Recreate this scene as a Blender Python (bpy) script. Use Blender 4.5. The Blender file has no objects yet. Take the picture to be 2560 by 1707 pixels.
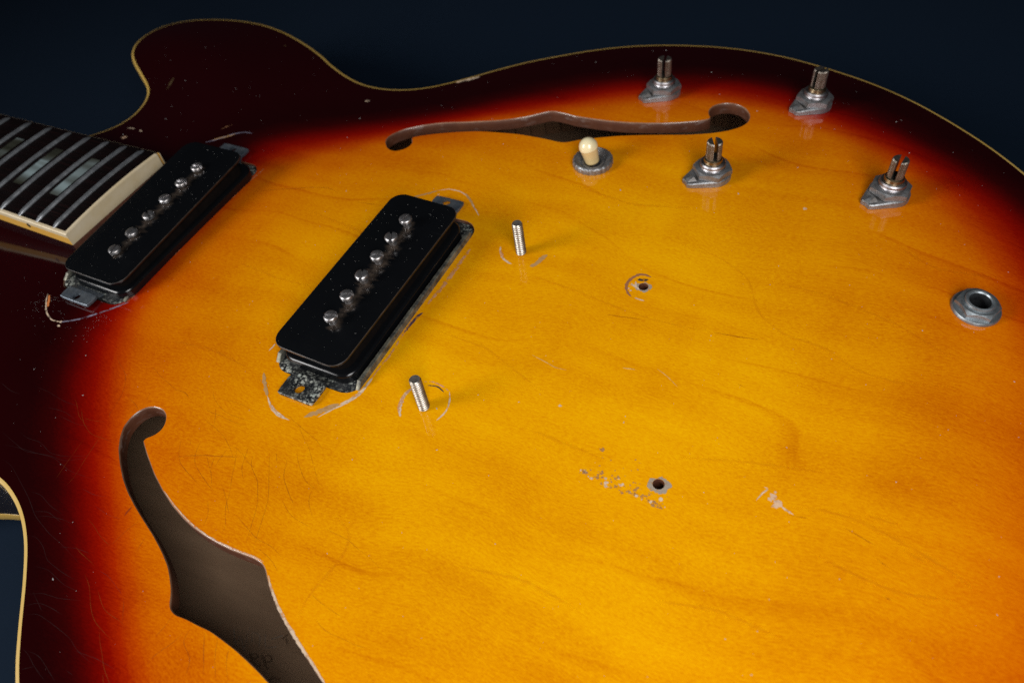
import bpy, bmesh, math, random
import numpy as np
from mathutils import Vector, Matrix
from mathutils.geometry import delaunay_2d_cdt

MM = 0.001
scene = bpy.context.scene
random.seed(7)

# ------------------------------------------------------------------ camera
CAM_POS = (124.2202, -154.6102, 209.2109)
CAM_AX = ((0.88834825, 0.44418714, -0.11634075),
          (-0.2744196, 0.71673421, 0.64108186),
          (0.36814572, -0.53757777, 0.75860324))
cd = bpy.data.cameras.new('camera')
cam = bpy.data.objects.new('camera', cd)
scene.collection.objects.link(cam)
rot = Matrix(CAM_AX).transposed().to_4x4()
cam.matrix_world = Matrix.Translation(Vector(CAM_POS) * MM) @ rot
cd.sensor_width = 36.0
cd.lens = 2025.7816 / 2560 * 36.0
cd.clip_start = 0.005
cd.clip_end = 50.0
cd.dof.use_dof = True
cd.dof.focus_distance = 0.268
cd.dof.aperture_fstop = 12.0
cd.dof.aperture_blades = 7
scene.camera = cam

# ------------------------------------------------------------------ world and lamps
world = bpy.data.worlds.new('World')
scene.world = world
world.use_nodes = True
bgn = world.node_tree.nodes['Background']
bgn.inputs[0].default_value = (0.55, 0.72, 1.0, 1)
bgn.inputs[1].default_value = 0.008

def area_light(name, direction, dist, target, sx, sy, power, color, spread):
    ld = bpy.data.lights.new(name, 'AREA')
    ld.shape = 'RECTANGLE'
    ld.size, ld.size_y = sx, sy
    ld.energy = power
    ld.color = color
    ld.spread = math.radians(spread)      # softbox with a grid
    lo = bpy.data.objects.new(name, ld)
    scene.collection.objects.link(lo)
    d = Vector(direction).normalized()
    pos = Vector(target) * MM + d * dist
    z = d
    upv = Vector(CAM_AX[1])
    x = upv.cross(z).normalized()
    y = z.cross(x)
    m = Matrix((x, y, z)).transposed().to_4x4()
    lo.matrix_world = Matrix.Translation(pos) @ m
    return lo

area_light('strip_softbox_key', (-0.645, -0.625, 0.44), 1.25, (-20, -20, 0), 0.40, 0.72, 1.80, (1.0, 0.985, 0.97), 60)
area_light('strip_softbox_fill', (0.50, -0.52, 0.69), 0.52, (105, -105, 0), 0.30, 0.55, 1.54, (1.0, 0.985, 0.97), 95)

vs = scene.view_settings
vs.view_transform = 'Standard'
vs.look = 'None'
vs.exposure = 0.0
vs.gamma = 1.0
scene.cycles.use_denoising = False
scene.cycles.max_bounces = 8
scene.cycles.caustics_reflective = False
scene.cycles.caustics_refractive = False

# ------------------------------------------------------------------ traced measurements (mm on the guitar, x to the tail, y to the treble side)
OUTLINE=[(-262.0,28.0),(-259.6,29.8),(-257.2,31.6),(-254.8,33.4),(-252.4,35.2),(-250.0,37.0),(-247.6,38.8),(-245.2,40.6),(-242.9,42.5),(-240.7,44.6),(-238.6,46.7),(-236.7,49.0),(-235.0,51.5),(-233.5,54.1),(-232.4,56.9),(-231.7,59.8),(-231.4,62.8),(-231.5,65.8),(-232.0,68.7),(-232.8,71.6),(-233.8,74.5),(-235.1,77.2),(-236.6,79.8),(-238.4,82.2),(-240.4,84.4),(-242.7,86.3),(-245.1,88.2),(-247.5,89.8),(-250.1,91.5),(-252.6,93.0),(-255.2,94.6),(-257.7,96.2),(-260.2,97.8),(-262.8,99.4),(-265.3,101.0),(-267.8,102.6),(-270.3,104.3),(-272.7,106.1),(-275.1,108.0),(-277.3,110.0),(-279.3,112.2),(-281.2,114.5),(-282.8,117.1),(-284.1,119.8),(-285.0,122.6),(-285.5,125.6),(-285.6,128.6),(-285.4,131.6),(-284.8,134.5),(-283.8,137.4),(-282.5,140.0),(-280.8,142.5),(-278.8,144.8),(-276.6,146.7),(-274.1,148.4),(-271.5,150.0),(-268.8,151.3),(-266.1,152.5),(-263.3,153.6),(-260.4,154.5),(-257.6,155.4),(-254.7,156.2),(-251.8,156.8),(-248.8,157.5),(-245.9,158.0),(-242.9,158.4),(-239.9,158.8),(-236.9,159.0),(-233.9,159.2),(-230.9,159.3),(-227.9,159.3),(-224.9,159.2),(-222.0,159.0),(-219.0,158.7),(-216.0,158.3),(-213.0,157.8),(-210.1,157.3),(-207.2,156.6),(-204.3,155.9),(-201.4,155.1),(-198.5,154.2),(-195.6,153.3),(-192.8,152.3),(-190.0,151.3),(-187.2,150.2),(-184.4,149.1),(-181.6,148.0),(-178.8,146.8),(-176.1,145.6),(-173.4,144.4),(-170.7,143.1),(-168.0,141.8),(-165.3,140.4),(-162.6,139.1),(-160.1,137.5),(-157.5,135.9),(-154.9,134.5),(-152.2,133.1),(-149.5,131.8),(-146.8,130.5),(-144.1,129.2),(-141.3,128.0),(-138.6,126.9),(-135.7,125.9),(-132.9,125.0),(-130.0,124.2),(-127.0,123.6),(-124.1,123.2),(-121.1,123.0),(-118.1,123.0),(-115.1,123.2),(-112.1,123.6),(-109.2,124.2),(-106.3,124.9),(-103.4,125.8),(-100.6,126.9),(-97.9,128.2),(-95.3,129.6),(-92.7,131.2),(-90.3,132.9),(-87.9,134.8),(-85.6,136.7),(-83.4,138.7),(-81.2,140.7),(-79.0,142.8),(-76.8,144.9),(-74.7,147.0),(-72.6,149.1),(-70.5,151.2),(-68.3,153.3),(-66.1,155.4),(-63.9,157.5),(-61.7,159.5),(-59.5,161.4),(-57.2,163.4),(-54.8,165.3),(-52.5,167.1),(-50.1,168.9),(-47.6,170.6),(-45.1,172.3),(-42.7,174.0),(-40.2,175.7),(-37.7,177.4),(-35.3,179.1),(-32.7,180.7),(-30.2,182.3),(-27.6,183.8),(-24.9,185.3),(-22.3,186.7),(-19.6,188.1),(-17.0,189.4),(-14.2,190.7),(-11.5,191.8),(-8.7,193.0),(-5.9,194.0),(-3.1,195.0),(-0.2,195.9),(2.7,196.8),(5.6,197.6),(8.5,198.3),(11.4,199.0),(14.3,199.7),(17.2,200.3),(20.2,200.8),(23.2,201.4),(26.1,201.8),(29.1,202.2),(32.1,202.5),(35.1,202.7),(38.1,202.9),(41.1,203.0),(44.1,203.1),(47.1,203.0),(50.1,202.9),(53.0,202.8),(56.0,202.5),(59.0,202.2),(62.0,201.9),(65.0,201.5),(67.9,200.9),(70.8,200.2),(73.8,199.6),(76.7,198.9),(79.6,198.2),(82.5,197.4),(85.4,196.6),(88.3,195.8),(91.1,194.9),(94.0,194.0),(96.9,193.1),(99.7,192.1),(102.5,191.0),(105.3,189.9),(108.0,188.7),(110.8,187.5),(113.5,186.2),(116.2,184.9),(118.8,183.5),(121.5,182.1),(124.0,180.5),(126.6,179.0),(129.1,177.4),(131.6,175.7),(134.1,174.0),(136.6,172.3),(139.0,170.6),(141.4,168.8),(143.8,167.0),(146.2,165.1),(148.6,163.3),(150.9,161.4),(153.2,159.5),(155.4,157.5),(157.7,155.5),(159.8,153.4),(162.0,151.3),(164.1,149.2),(166.2,147.0),(168.2,144.9),(170.3,142.7),(172.3,140.5),(174.3,138.2),(176.2,135.9),(178.1,133.6),(180.0,131.2),(181.8,128.8),(183.6,126.4),(185.3,124.0),(186.9,121.4),(188.5,118.9),(190.0,116.3),(191.5,113.7),(192.9,111.0),(194.2,108.3),(195.4,105.6),(196.6,102.9),(197.7,100.1),(198.7,97.2),(199.7,94.4),(200.6,91.5),(201.4,88.6),(202.1,85.7),(202.8,82.8),(203.4,79.9),(204.0,76.9),(204.5,74.0),(205.0,71.0),(205.4,68.1),(205.8,65.1),(206.1,62.1),(206.4,59.1),(206.6,56.1),(206.8,53.1),(207.0,50.1),(207.2,47.1),(207.4,44.1),(207.5,41.1),(207.6,38.1),(207.7,35.2),(207.7,32.2),(207.8,29.2),(207.9,26.2),(207.9,23.2),(207.9,20.2),(208.0,17.2),(208.0,14.2),(208.0,11.2),(208.0,8.2),(208.0,5.2),(208.0,2.2),(208.0,-0.8),(208.0,-3.8),(208.0,-6.8),(208.0,-9.8),(208.0,-12.8),(208.0,-15.8),(207.9,-18.8),(207.9,-21.8),(207.9,-24.8),(207.8,-27.8),(207.8,-30.8),(207.7,-33.8),(207.6,-36.8),(207.5,-39.8),(207.4,-42.8),(207.3,-45.8),(207.1,-48.8),(206.9,-51.8),(206.7,-54.8),(206.5,-57.8),(206.2,-60.8),(205.9,-63.8),(205.6,-66.7),(205.2,-69.7),(204.7,-72.7),(204.2,-75.6),(203.7,-78.6),(203.1,-81.5),(202.4,-84.5),(201.7,-87.4),(200.9,-90.3),(200.1,-93.1),(199.2,-96.0),(198.2,-98.8),(197.1,-101.6),(195.9,-104.4),(194.7,-107.1),(193.4,-109.8),(192.1,-112.5),(190.6,-115.2),(189.1,-117.7),(187.6,-120.3),(185.9,-122.8),(184.3,-125.3),(182.5,-127.7),(180.7,-130.1),(178.9,-132.5),(177.0,-134.8),(175.0,-137.1),(173.1,-139.4),(171.1,-141.6),(169.0,-143.8),(166.9,-146.0),(164.9,-148.1),(162.8,-150.3),(160.6,-152.4),(158.5,-154.5),(156.2,-156.5),(154.0,-158.5),(151.7,-160.4),(149.4,-162.3),(147.0,-164.2),(144.6,-166.0),(142.3,-167.8),(139.8,-169.6),(137.4,-171.3),(135.0,-173.1),(132.5,-174.7),(130.0,-176.4),(127.4,-178.0),(124.9,-179.6),(122.3,-181.1),(119.7,-182.5),(117.0,-184.0),(114.3,-185.3),(111.6,-186.6),(108.9,-187.9),(106.2,-189.0),(103.4,-190.2),(100.6,-191.3),(97.8,-192.3),(94.9,-193.2),(92.1,-194.1),(89.2,-195.0),(86.3,-195.8),(83.4,-196.6),(80.5,-197.4),(77.6,-198.2),(74.7,-198.9),(71.8,-199.5),(68.8,-200.2),(65.9,-200.8),(62.9,-201.3),(60.0,-201.6),(57.0,-201.9),(54.0,-202.2),(51.0,-202.4),(48.0,-202.5),(45.0,-202.6),(42.0,-202.5),(39.0,-202.5),(36.0,-202.3),(33.0,-202.1),(30.0,-201.8),(27.1,-201.4),(24.1,-201.0),(21.1,-200.5),(18.2,-200.0),(15.2,-199.4),(12.3,-198.7),(9.4,-198.0),(6.5,-197.3),(3.6,-196.5),(0.7,-195.7),(-2.1,-194.8),(-5.0,-193.8),(-7.8,-192.8),(-10.6,-191.7),(-13.4,-190.5),(-16.1,-189.3),(-18.8,-188.0),(-21.5,-186.6),(-24.1,-185.2),(-26.7,-183.8),(-29.3,-182.3),(-31.9,-180.7),(-34.5,-179.1),(-37.0,-177.5),(-39.4,-175.8),(-41.9,-174.1),(-44.4,-172.4),(-46.8,-170.7),(-49.3,-168.9),(-51.7,-167.2),(-54.1,-165.3),(-56.4,-163.5),(-58.7,-161.6),(-61.0,-159.6),(-63.2,-157.5),(-65.3,-155.4),(-67.4,-153.3),(-69.5,-151.2),(-71.6,-149.0),(-73.7,-146.8),(-75.8,-144.6),(-77.8,-142.5),(-79.9,-140.4),(-82.1,-138.3),(-84.3,-136.2),(-86.5,-134.1),(-88.7,-132.2),(-91.0,-130.3),(-93.5,-128.5),(-95.9,-126.8),(-98.5,-125.2),(-101.1,-123.8),(-103.8,-122.5),(-106.6,-121.4),(-109.4,-120.4),(-112.3,-119.5),(-115.2,-118.8),(-118.2,-118.4),(-121.2,-118.2),(-124.2,-118.4),(-127.1,-118.9),(-130.1,-119.5),(-133.0,-120.3),(-135.8,-121.2),(-138.6,-122.2),(-141.4,-123.3),(-144.2,-124.5),(-146.9,-125.8),(-149.6,-127.1),(-152.3,-128.5),(-154.9,-129.8),(-157.6,-131.3),(-160.1,-132.9),(-162.7,-134.4),(-165.3,-135.8),(-168.0,-137.2),(-170.7,-138.5),(-173.4,-139.8),(-176.1,-141.0),(-178.9,-142.3),(-181.6,-143.4),(-184.4,-144.6),(-187.2,-145.7),(-190.0,-146.8),(-192.8,-147.8),(-195.6,-148.8),(-198.5,-149.7),(-201.4,-150.6),(-204.3,-151.3),(-207.2,-152.1),(-210.1,-152.7),(-213.0,-153.3),(-216.0,-153.7),(-219.0,-154.1),(-222.0,-154.4),(-225.0,-154.6),(-228.0,-154.7),(-231.0,-154.6),(-234.0,-154.5),(-236.9,-154.3),(-239.9,-154.1),(-242.9,-153.7),(-245.9,-153.2),(-248.8,-152.7),(-251.8,-152.1),(-254.7,-151.4),(-257.6,-150.6),(-260.4,-149.7),(-263.3,-148.7),(-266.1,-147.7),(-268.8,-146.5),(-271.5,-145.1),(-274.1,-143.6),(-276.5,-141.9),(-278.8,-139.9),(-280.8,-137.7),(-282.5,-135.2),(-283.8,-132.5),(-284.7,-129.7),(-285.3,-126.7),(-285.6,-123.7),(-285.5,-120.7),(-285.0,-117.8),(-284.1,-114.9),(-282.8,-112.2),(-281.2,-109.7),(-279.4,-107.3),(-277.3,-105.2),(-275.1,-103.1),(-272.7,-101.3),(-270.3,-99.5),(-267.8,-97.8),(-265.3,-96.2),(-262.8,-94.6),(-260.2,-93.0),(-257.7,-91.4),(-255.1,-89.8),(-252.6,-88.3),(-250.0,-86.7),(-247.5,-85.1),(-245.0,-83.4),(-242.6,-81.6),(-240.4,-79.6),(-238.3,-77.4),(-236.5,-75.0),(-235.0,-72.4),(-233.8,-69.7),(-232.7,-66.9),(-232.0,-64.0),(-231.5,-61.0),(-231.4,-58.0),(-231.8,-55.0),(-232.5,-52.1),(-233.6,-49.3),(-235.0,-46.7),(-236.7,-44.3),(-238.7,-42.0),(-240.7,-39.8),(-243.0,-37.8),(-245.3,-35.9),(-247.6,-34.0),(-250.0,-32.2),(-252.4,-30.4),(-254.8,-28.6),(-257.2,-26.8),(-259.6,-25.0),(-262.0,-23.2)]
FHOLE_T=[(-83.5,78.1),(-84.8,79.9),(-85.6,82.2),(-85.6,84.1),(-84.9,86.5),(-83.4,89.2),(-81.4,91.9),(-78.4,94.5),(-74.9,97.1),(-70.8,99.5),(-66.5,101.4),(-62.0,103.0),(-57.3,104.3),(-52.8,105.8),(-48.3,107.4),(-43.8,108.9),(-40.3,110.4),(-36.8,112.1),(-33.5,114.0),(-30.3,116.2),(-27.2,118.7),(-24.8,120.8),(-22.9,122.1),(-21.1,122.7),(-18.9,122.6),(-17.9,122.6),(-13.6,122.1),(-9.6,121.3),(-5.0,121.4),(1.0,121.5),(6.8,121.9),(14.2,122.9),(21.3,124.6),(28.2,126.7),(34.8,129.3),(41.2,132.4),(44.9,134.8),(46.3,136.4),(44.8,138.5),(43.9,140.6),(43.6,143.1),(44.3,146.0),(45.9,148.2),(48.1,149.9),(50.4,150.7),(53.0,150.9),(55.8,150.0),(58.1,148.4),(60.1,145.9),(61.4,143.2),(61.9,139.9),(61.6,137.4),(60.3,134.5),(58.5,132.2),(56.0,129.7),(53.6,127.9),(50.0,125.6),(45.6,123.4),(41.1,121.5),(34.6,119.3),(27.9,117.1),(21.2,114.8),(14.5,112.3),(8.0,109.3),(3.2,106.9),(-0.9,104.6),(-3.9,102.4),(-5.8,101.3),(-7.9,100.8),(-10.5,100.9),(-14.8,101.3),(-18.9,101.4),(-23.0,101.4),(-27.2,101.4),(-31.2,101.1),(-35.2,100.6),(-39.2,100.1),(-44.0,99.4),(-48.7,98.4),(-53.1,96.9),(-57.5,95.3),(-61.8,93.5),(-66.0,91.5),(-70.1,89.3),(-72.7,87.6),(-74.5,86.0),(-72.8,84.2),(-71.8,82.4),(-71.5,79.9),(-72.3,77.6),(-73.8,75.8),(-75.6,74.4),(-77.8,74.2),(-79.5,74.7),(-81.4,75.9)]
FHOLE_B=[(-75.0,-76.3),(-77.6,-75.1),(-81.6,-75.3),(-84.2,-76.6),(-86.2,-79.0),(-87.0,-82.2),(-86.9,-85.8),(-84.9,-89.8),(-82.0,-93.5),(-77.7,-97.3),(-72.4,-101.3),(-67.0,-104.5),(-62.0,-106.9),(-57.6,-108.8),(-52.7,-110.8),(-47.9,-112.7),(-43.5,-114.7),(-39.5,-116.7),(-35.5,-119.0),(-32.3,-121.6),(-29.5,-124.2),(-27.6,-126.7),(-27.0,-127.7),(-25.7,-128.7),(-23.3,-129.3),(-19.5,-128.9),(-15.0,-128.9),(-10.4,-128.7),(-5.4,-129.2),(0.1,-129.9),(5.8,-131.0),(10.3,-132.0),(14.0,-133.0),(21.3,-134.4),(28.2,-136.5),(34.8,-139.1),(41.2,-142.2),(44.9,-144.6),(46.3,-146.2),(44.8,-148.3),(43.9,-150.4),(43.6,-152.9),(44.3,-155.8),(45.9,-158.0),(48.1,-159.7),(50.4,-160.5),(53.0,-160.7),(55.8,-159.8),(58.1,-158.2),(60.1,-155.7),(61.4,-153.0),(61.9,-149.7),(61.6,-147.2),(60.3,-144.3),(58.5,-142.0),(56.0,-139.5),(53.6,-137.7),(50.0,-135.4),(45.6,-133.2),(41.1,-131.3),(34.6,-129.1),(28.1,-126.7),(26.3,-126.0),(21.6,-123.9),(15.9,-121.4),(10.9,-119.1),(6.0,-116.6),(1.4,-113.8),(-2.3,-111.2),(-4.7,-109.1),(-6.4,-107.6),(-8.5,-106.5),(-11.7,-106.2),(-15.2,-106.4),(-20.3,-106.7),(-25.6,-106.7),(-31.5,-106.3),(-37.0,-105.5),(-42.7,-104.2),(-49.1,-102.1),(-56.2,-99.1),(-62.9,-95.7),(-70.2,-91.2),(-76.0,-87.3),(-74.9,-86.1),(-73.2,-84.5),(-72.2,-82.1),(-72.5,-79.8),(-73.6,-77.8)]
WEAR_AND_GLINTS=[('tan',1.3,[(-52.3,-49.8),(-50.3,-52.1),(-47.7,-54.8),(-44.8,-57.4)]),('pale',0.7,[(-44.8,-57.4),(-41.9,-59.9),(-39.0,-61.7),(-35.8,-62.6),(-31.2,-62.7)]),('pale',0.4,[(-41.5,-59.8),(-37.7,-61.5),(-33.5,-62.4)]),('tan',1.9,[(-27.4,-59.9),(-24.8,-57.3),(-21.7,-54.0),(-19.0,-51.0)]),('pale',0.6,[(-22.8,-58.2),(-19.9,-53.6),(-17.0,-50.0),(-15.2,-46.7),(-14.5,-42.8),(-14.3,-37.9)]),('pale',1.1,[(-18.9,-51.2),(-16.6,-48.6),(-15.2,-45.6),(-14.5,-41.7),(-14.5,-37.6)]),('pink',0.7,[(-14.5,-37.6),(-14.5,-32.3),(-14.0,-26.6),(-14.4,-22.8),(-14.8,-16.5),(-15.3,-10.1)]),('bruise',1.1,[(-14.8,-16.5),(-14.7,-11.1),(-14.3,-7.6),(-13.3,-5.8)]),('pink',1.5,[(-13.9,-1.9),(-13.4,2.2),(-12.9,9.9),(-13.0,19.0),(-12.8,29.0)]),('tan',0.9,[(-50.3,48.4),(-46.8,51.3),(-42.5,55.4)]),('pale',0.45,[(-42.5,55.5),(-38.6,57.8),(-33.2,57.9),(-29.1,56.2),(-24.9,52.7)]),('tan',0.8,[(-30.5,57.4),(-25.7,53.5),(-21.8,49.5)]),('pale',0.45,[(-24.9,52.7),(-21.9,50.0),(-18.7,46.9)]),('pale',0.5,[(-56.6,-41.2),(-56.5,-39.4),(-56.4,-37.5)]),('pale',1.1,[(3.0,-47.8),(1.0,-45.3),(-0.2,-41.5),(-0.2,-38.2),(0.9,-35.7)]),('pink',1.2,[(1.4,-46.5),(0.0,-43.6),(-0.5,-39.8),(0.2,-36.6)]),('pale',0.5,[(14.7,-44.6),(15.9,-40.7),(15.2,-36.8),(14.0,-34.4),(13.0,-33.0)]),('pink',0.5,[(2.9,-32.6),(5.5,-31.4),(9.6,-31.8),(13.0,-33.0)]),('dark',0.5,[(4.8,-33.5),(7.5,-32.6),(9.5,-32.9),(11.4,-33.9)]),('pale',0.6,[(-2.4,34.2),(-1.7,32.1),(-0.2,29.9)]),('pink',1.1,[(-1.7,32.4),(-0.5,30.7),(1.2,29.2)]),('pale',0.8,[(-0.2,29.9),(1.8,28.3),(3.9,27.5),(5.8,27.1)]),('tan',2.0,[(12.7,28.3),(14.1,29.5),(15.1,32.4),(15.7,34.6),(16.3,36.1)]),('rust',1.1,[(56.2,38.1),(53.8,38.6),(52.0,38.4),(50.5,36.7),(49.4,34.8),(49.0,32.5),(49.6,30.2),(51.0,28.2),(53.0,26.9)]),('pale',0.5,[(54.0,26.8),(55.8,26.7),(57.8,26.7)]),('pale',0.8,[(50.3,31.9),(51.7,32.7),(52.9,31.6),(54.4,31.1)]),('dark',1.4,[(51.9,35.3),(53.6,35.7),(55.4,36.6)]),('pale',0.6,[(51.7,34.4),(52.3,32.4),(53.4,31.4)]),('pale',0.45,[(113.6,-33.7),(114.1,-31.7),(115.9,-28.2),(114.4,-28.7)]),('pale',0.5,[(120.2,-32.7),(121.4,-33.2),(124.1,-33.9)]),('pale',0.55,[(-163.1,-49.9),(-160.7,-53.0),(-158.1,-55.5),(-154.5,-58.3),(-150.0,-59.8),(-145.6,-59.1)]),('orange',1.1,[(-162.0,-50.2),(-159.5,-52.6),(-157.2,-55.3)]),('blue',0.7,[(-146.2,-59.4),(-140.3,-56.0),(-135.0,-51.3),(-130.0,-46.1),(-126.1,-41.6)]),('pink',0.8,[(-126.9,-41.6),(-126.1,-39.0),(-126.2,-34.4),(-126.4,-27.2),(-126.2,-13.6),(-126.9,1.5),(-126.4,15.8),(-126.2,31.0),(-125.7,43.8)]),('pale',1.3,[(-127.3,-39.4),(-127.1,-37.0),(-126.8,-33.8)]),('tan',1.3,[(-165.3,53.3),(-162.7,55.9),(-158.9,59.3),(-157.1,61.6)]),('blue',0.6,[(-167.5,51.4),(-164.0,54.0),(-157.3,61.8),(-153.6,64.1),(-149.4,64.6)]),('umber',1.2,[(-230.9,96.6),(-229.7,93.1),(-227.3,86.9)]),('pale',1.8,[(-81.4,137.6),(-77.8,140.1),(-74.9,142.7),(-71.9,145.5)]),('pale',0.6,[(-224.0,53.3),(-221.1,53.6),(-218.1,53.4)]),('pale',0.7,[(-214.1,52.8),(-211.1,52.2)]),('pink',0.5,[(-166.8,62.1),(-165.7,65.2),(-163.9,67.2)]),('streak',0.55,[(-121.0,28.1),(-112.0,32.8),(-103.1,36.6),(-96.7,39.9),(-88.7,42.3),(-86.3,41.9),(-81.8,39.9)]),('streak',0.55,[(-72.7,37.8),(-67.4,38.5),(-59.0,39.6)]),('streak',0.6,[(83.0,21.2),(89.8,21.8),(99.9,23.7)]),('streak',0.6,[(-60.3,-88.7),(-53.5,-85.3),(-37.1,-80.0)]),('streak',0.6,[(96.6,3.7),(99.8,3.2)]),('streak',0.6,[(150.4,-47.2),(152.6,-47.2)]),('streak',0.6,[(46.8,15.9),(60.9,18.4)]),('streak',0.6,[(121.5,-34.7),(124.9,-34.1),(128.3,-33.2)]),('streak',0.6,[(187.0,23.2),(191.8,20.8)]),('faint',0.3,[(31.6,-9.2),(36.7,-10.2),(41.2,-11.4),(45.1,-10.8)]),('faint',0.35,[(61.6,-3.4),(66.1,-2.6)]),('faint',0.25,[(72.2,0.1),(75.6,-1.2),(80.4,-4.2)]),('growth',1.5,[(122.8,-31.9),(130.7,-29.3),(138.1,-28.5),(145.1,-29.1),(151.9,-30.1),(158.7,-31.7),(165.4,-33.2),(171.4,-35.7)]),('growth',1.5,[(132.2,-43.2),(141.5,-44.4),(148.2,-44.8),(154.5,-44.5),(160.5,-42.4),(166.5,-40.7)]),('growth',1.5,[(141.1,-26.1),(146.1,-25.7),(150.4,-25.4)]),('growth',1.5,[(152.3,-32.3),(155.7,-32.7),(159.0,-33.5)]),('streak',0.5,[(136.9,-32.1),(141.1,-33.0),(146.0,-34.0)]),('streak',0.6,[(146.4,-37.5),(148.5,-38.3),(150.6,-38.9)]),('growth',1.4,[(7.9,24.6),(29.6,23.2),(47.2,20.8),(63.6,19.4),(84.2,21.0)]),('growth',1.4,[(59.6,57.6),(74.8,55.8),(87.7,49.0),(94.8,34.3),(105.1,28.1),(119.0,27.8),(128.2,22.2),(141.1,22.3),(157.8,28.0)]),('growth',1.4,[(91.8,50.5),(113.9,50.1),(135.4,46.5),(156.4,38.3)]),('growth',1.4,[(-98.9,-8.8),(-75.6,-10.5),(-59.7,-9.6)]),('growth',1.4,[(-4.7,-11.7),(16.2,-12.1),(28.8,-17.2),(42.0,-21.6)]),('growth',1.4,[(1.7,-85.7),(10.1,-87.6),(13.0,-93.0),(12.0,-100.5),(10.1,-109.6),(11.5,-116.9)]),('growth',1.4,[(89.4,-28.5),(105.9,-23.2),(129.3,-17.1)]),('growth',1.4,[(5.8,76.4),(35.3,72.3),(59.5,77.8)]),('growth',1.4,[(128.8,83.4),(144.3,75.9),(164.4,80.5)]),('growth',1.4,[(41.3,-36.3),(56.5,-37.0),(71.0,-37.7)]),('growth',1.4,[(44.8,-85.0),(63.3,-81.1),(80.7,-82.6)]),('growth',1.4,[(97.5,-72.6),(113.5,-68.0),(130.5,-68.7)]),('growth',1.4,[(-98.4,-50.8),(-79.2,-48.1),(-57.0,-50.3)]),('growth',1.4,[(-90.5,26.9),(-66.3,23.9),(-47.0,20.0)]),('pale',0.8,[(-4.4,-108.9),(-2.2,-111.1),(1.6,-113.7),(6.1,-116.5),(11.1,-119.0),(16.1,-121.4),(21.8,-123.8),(26.5,-126.0),(28.2,-126.7)]),('pale',0.3,[(-54.8,-99.6),(-48.9,-101.9),(-42.4,-104.0),(-36.9,-105.3),(-31.4,-106.2),(-25.6,-106.5),(-20.2,-106.5),(-15.1,-106.2),(-11.5,-105.9),(-8.4,-106.3)]),('redline',0.7,[(-61.5,-107.5),(-61.9,-109.4),(-61.8,-111.7)])]  # pale strips along the bass f-hole edge are rim highlights painted in
CHECKS=[[(-63.7,-80.6),(-60.3,-86.4),(-56.9,-89.7),(-49.5,-92.2),(-45.1,-93.4)],[(-55.8,-80.1),(-53.5,-86.2),(-51.2,-88.3),(-44.1,-91.6),(-38.2,-93.7)],[(-47.1,-82.3),(-45.6,-87.0),(-39.8,-92.9)],[(-42.3,-77.4),(-38.8,-82.2),(-36.3,-87.2),(-32.9,-92.4),(-31.3,-96.7),(-26.7,-101.8),(-26.3,-105.0)],[(-35.8,-75.7),(-33.2,-81.5),(-27.2,-85.1),(-22.0,-91.7),(-19.1,-98.8),(-16.8,-104.5)],[(-30.7,-74.5),(-26.7,-79.8),(-19.6,-89.3),(-16.0,-98.8),(-13.6,-105.1)],[(-23.1,-74.6),(-20.3,-80.9),(-14.0,-85.7),(-9.9,-88.2)],[(-59.1,-81.3),(-57.9,-83.2)],[(-44.7,-79.1),(-44.5,-84.3),(-44.3,-86.5)],[(-38.5,-96.7),(-34.6,-100.8),(-33.8,-104.6)],[(-38.2,-75.8),(-35.6,-83.2),(-31.7,-86.9)],[(-28.1,-74.3),(-25.1,-77.7)],[(-85.8,-78.9),(-89.6,-76.9),(-94.2,-76.0)],[(-87.4,-71.1),(-85.9,-74.8)],[(-79.5,-67.4),(-74.7,-66.5),(-70.7,-68.5)],[(-95.7,-81.6),(-96.7,-83.6),(-94.2,-85.1)],[(-108.6,-85.4),(-103.1,-89.9),(-96.7,-92.5),(-88.6,-91.9),(-84.6,-92.1)],[(-42.1,-131.7),(-39.2,-134.7),(-37.2,-137.5)],[(-17.5,-131.1),(-18.0,-134.8),(-21.4,-140.2),(-21.9,-143.7)],[(-16.1,-129.4),(-16.4,-134.1),(-10.5,-136.7),(-8.6,-141.3)],[(-12.1,-128.9),(-8.5,-133.6),(-3.7,-139.2)],[(-7.0,-129.0),(-4.2,-134.0),(0.5,-138.8)],[(-2.4,-129.3),(-0.8,-133.1),(3.6,-137.5)],[(-62.0,-106.9),(-62.2,-111.2)],[(-55.4,-110.1),(-57.8,-115.8),(-58.9,-120.9)],[(-49.7,-113.4),(-48.8,-119.7)],[(-23.9,-129.1),(-23.8,-132.6),(-24.8,-136.5)]]
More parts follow.
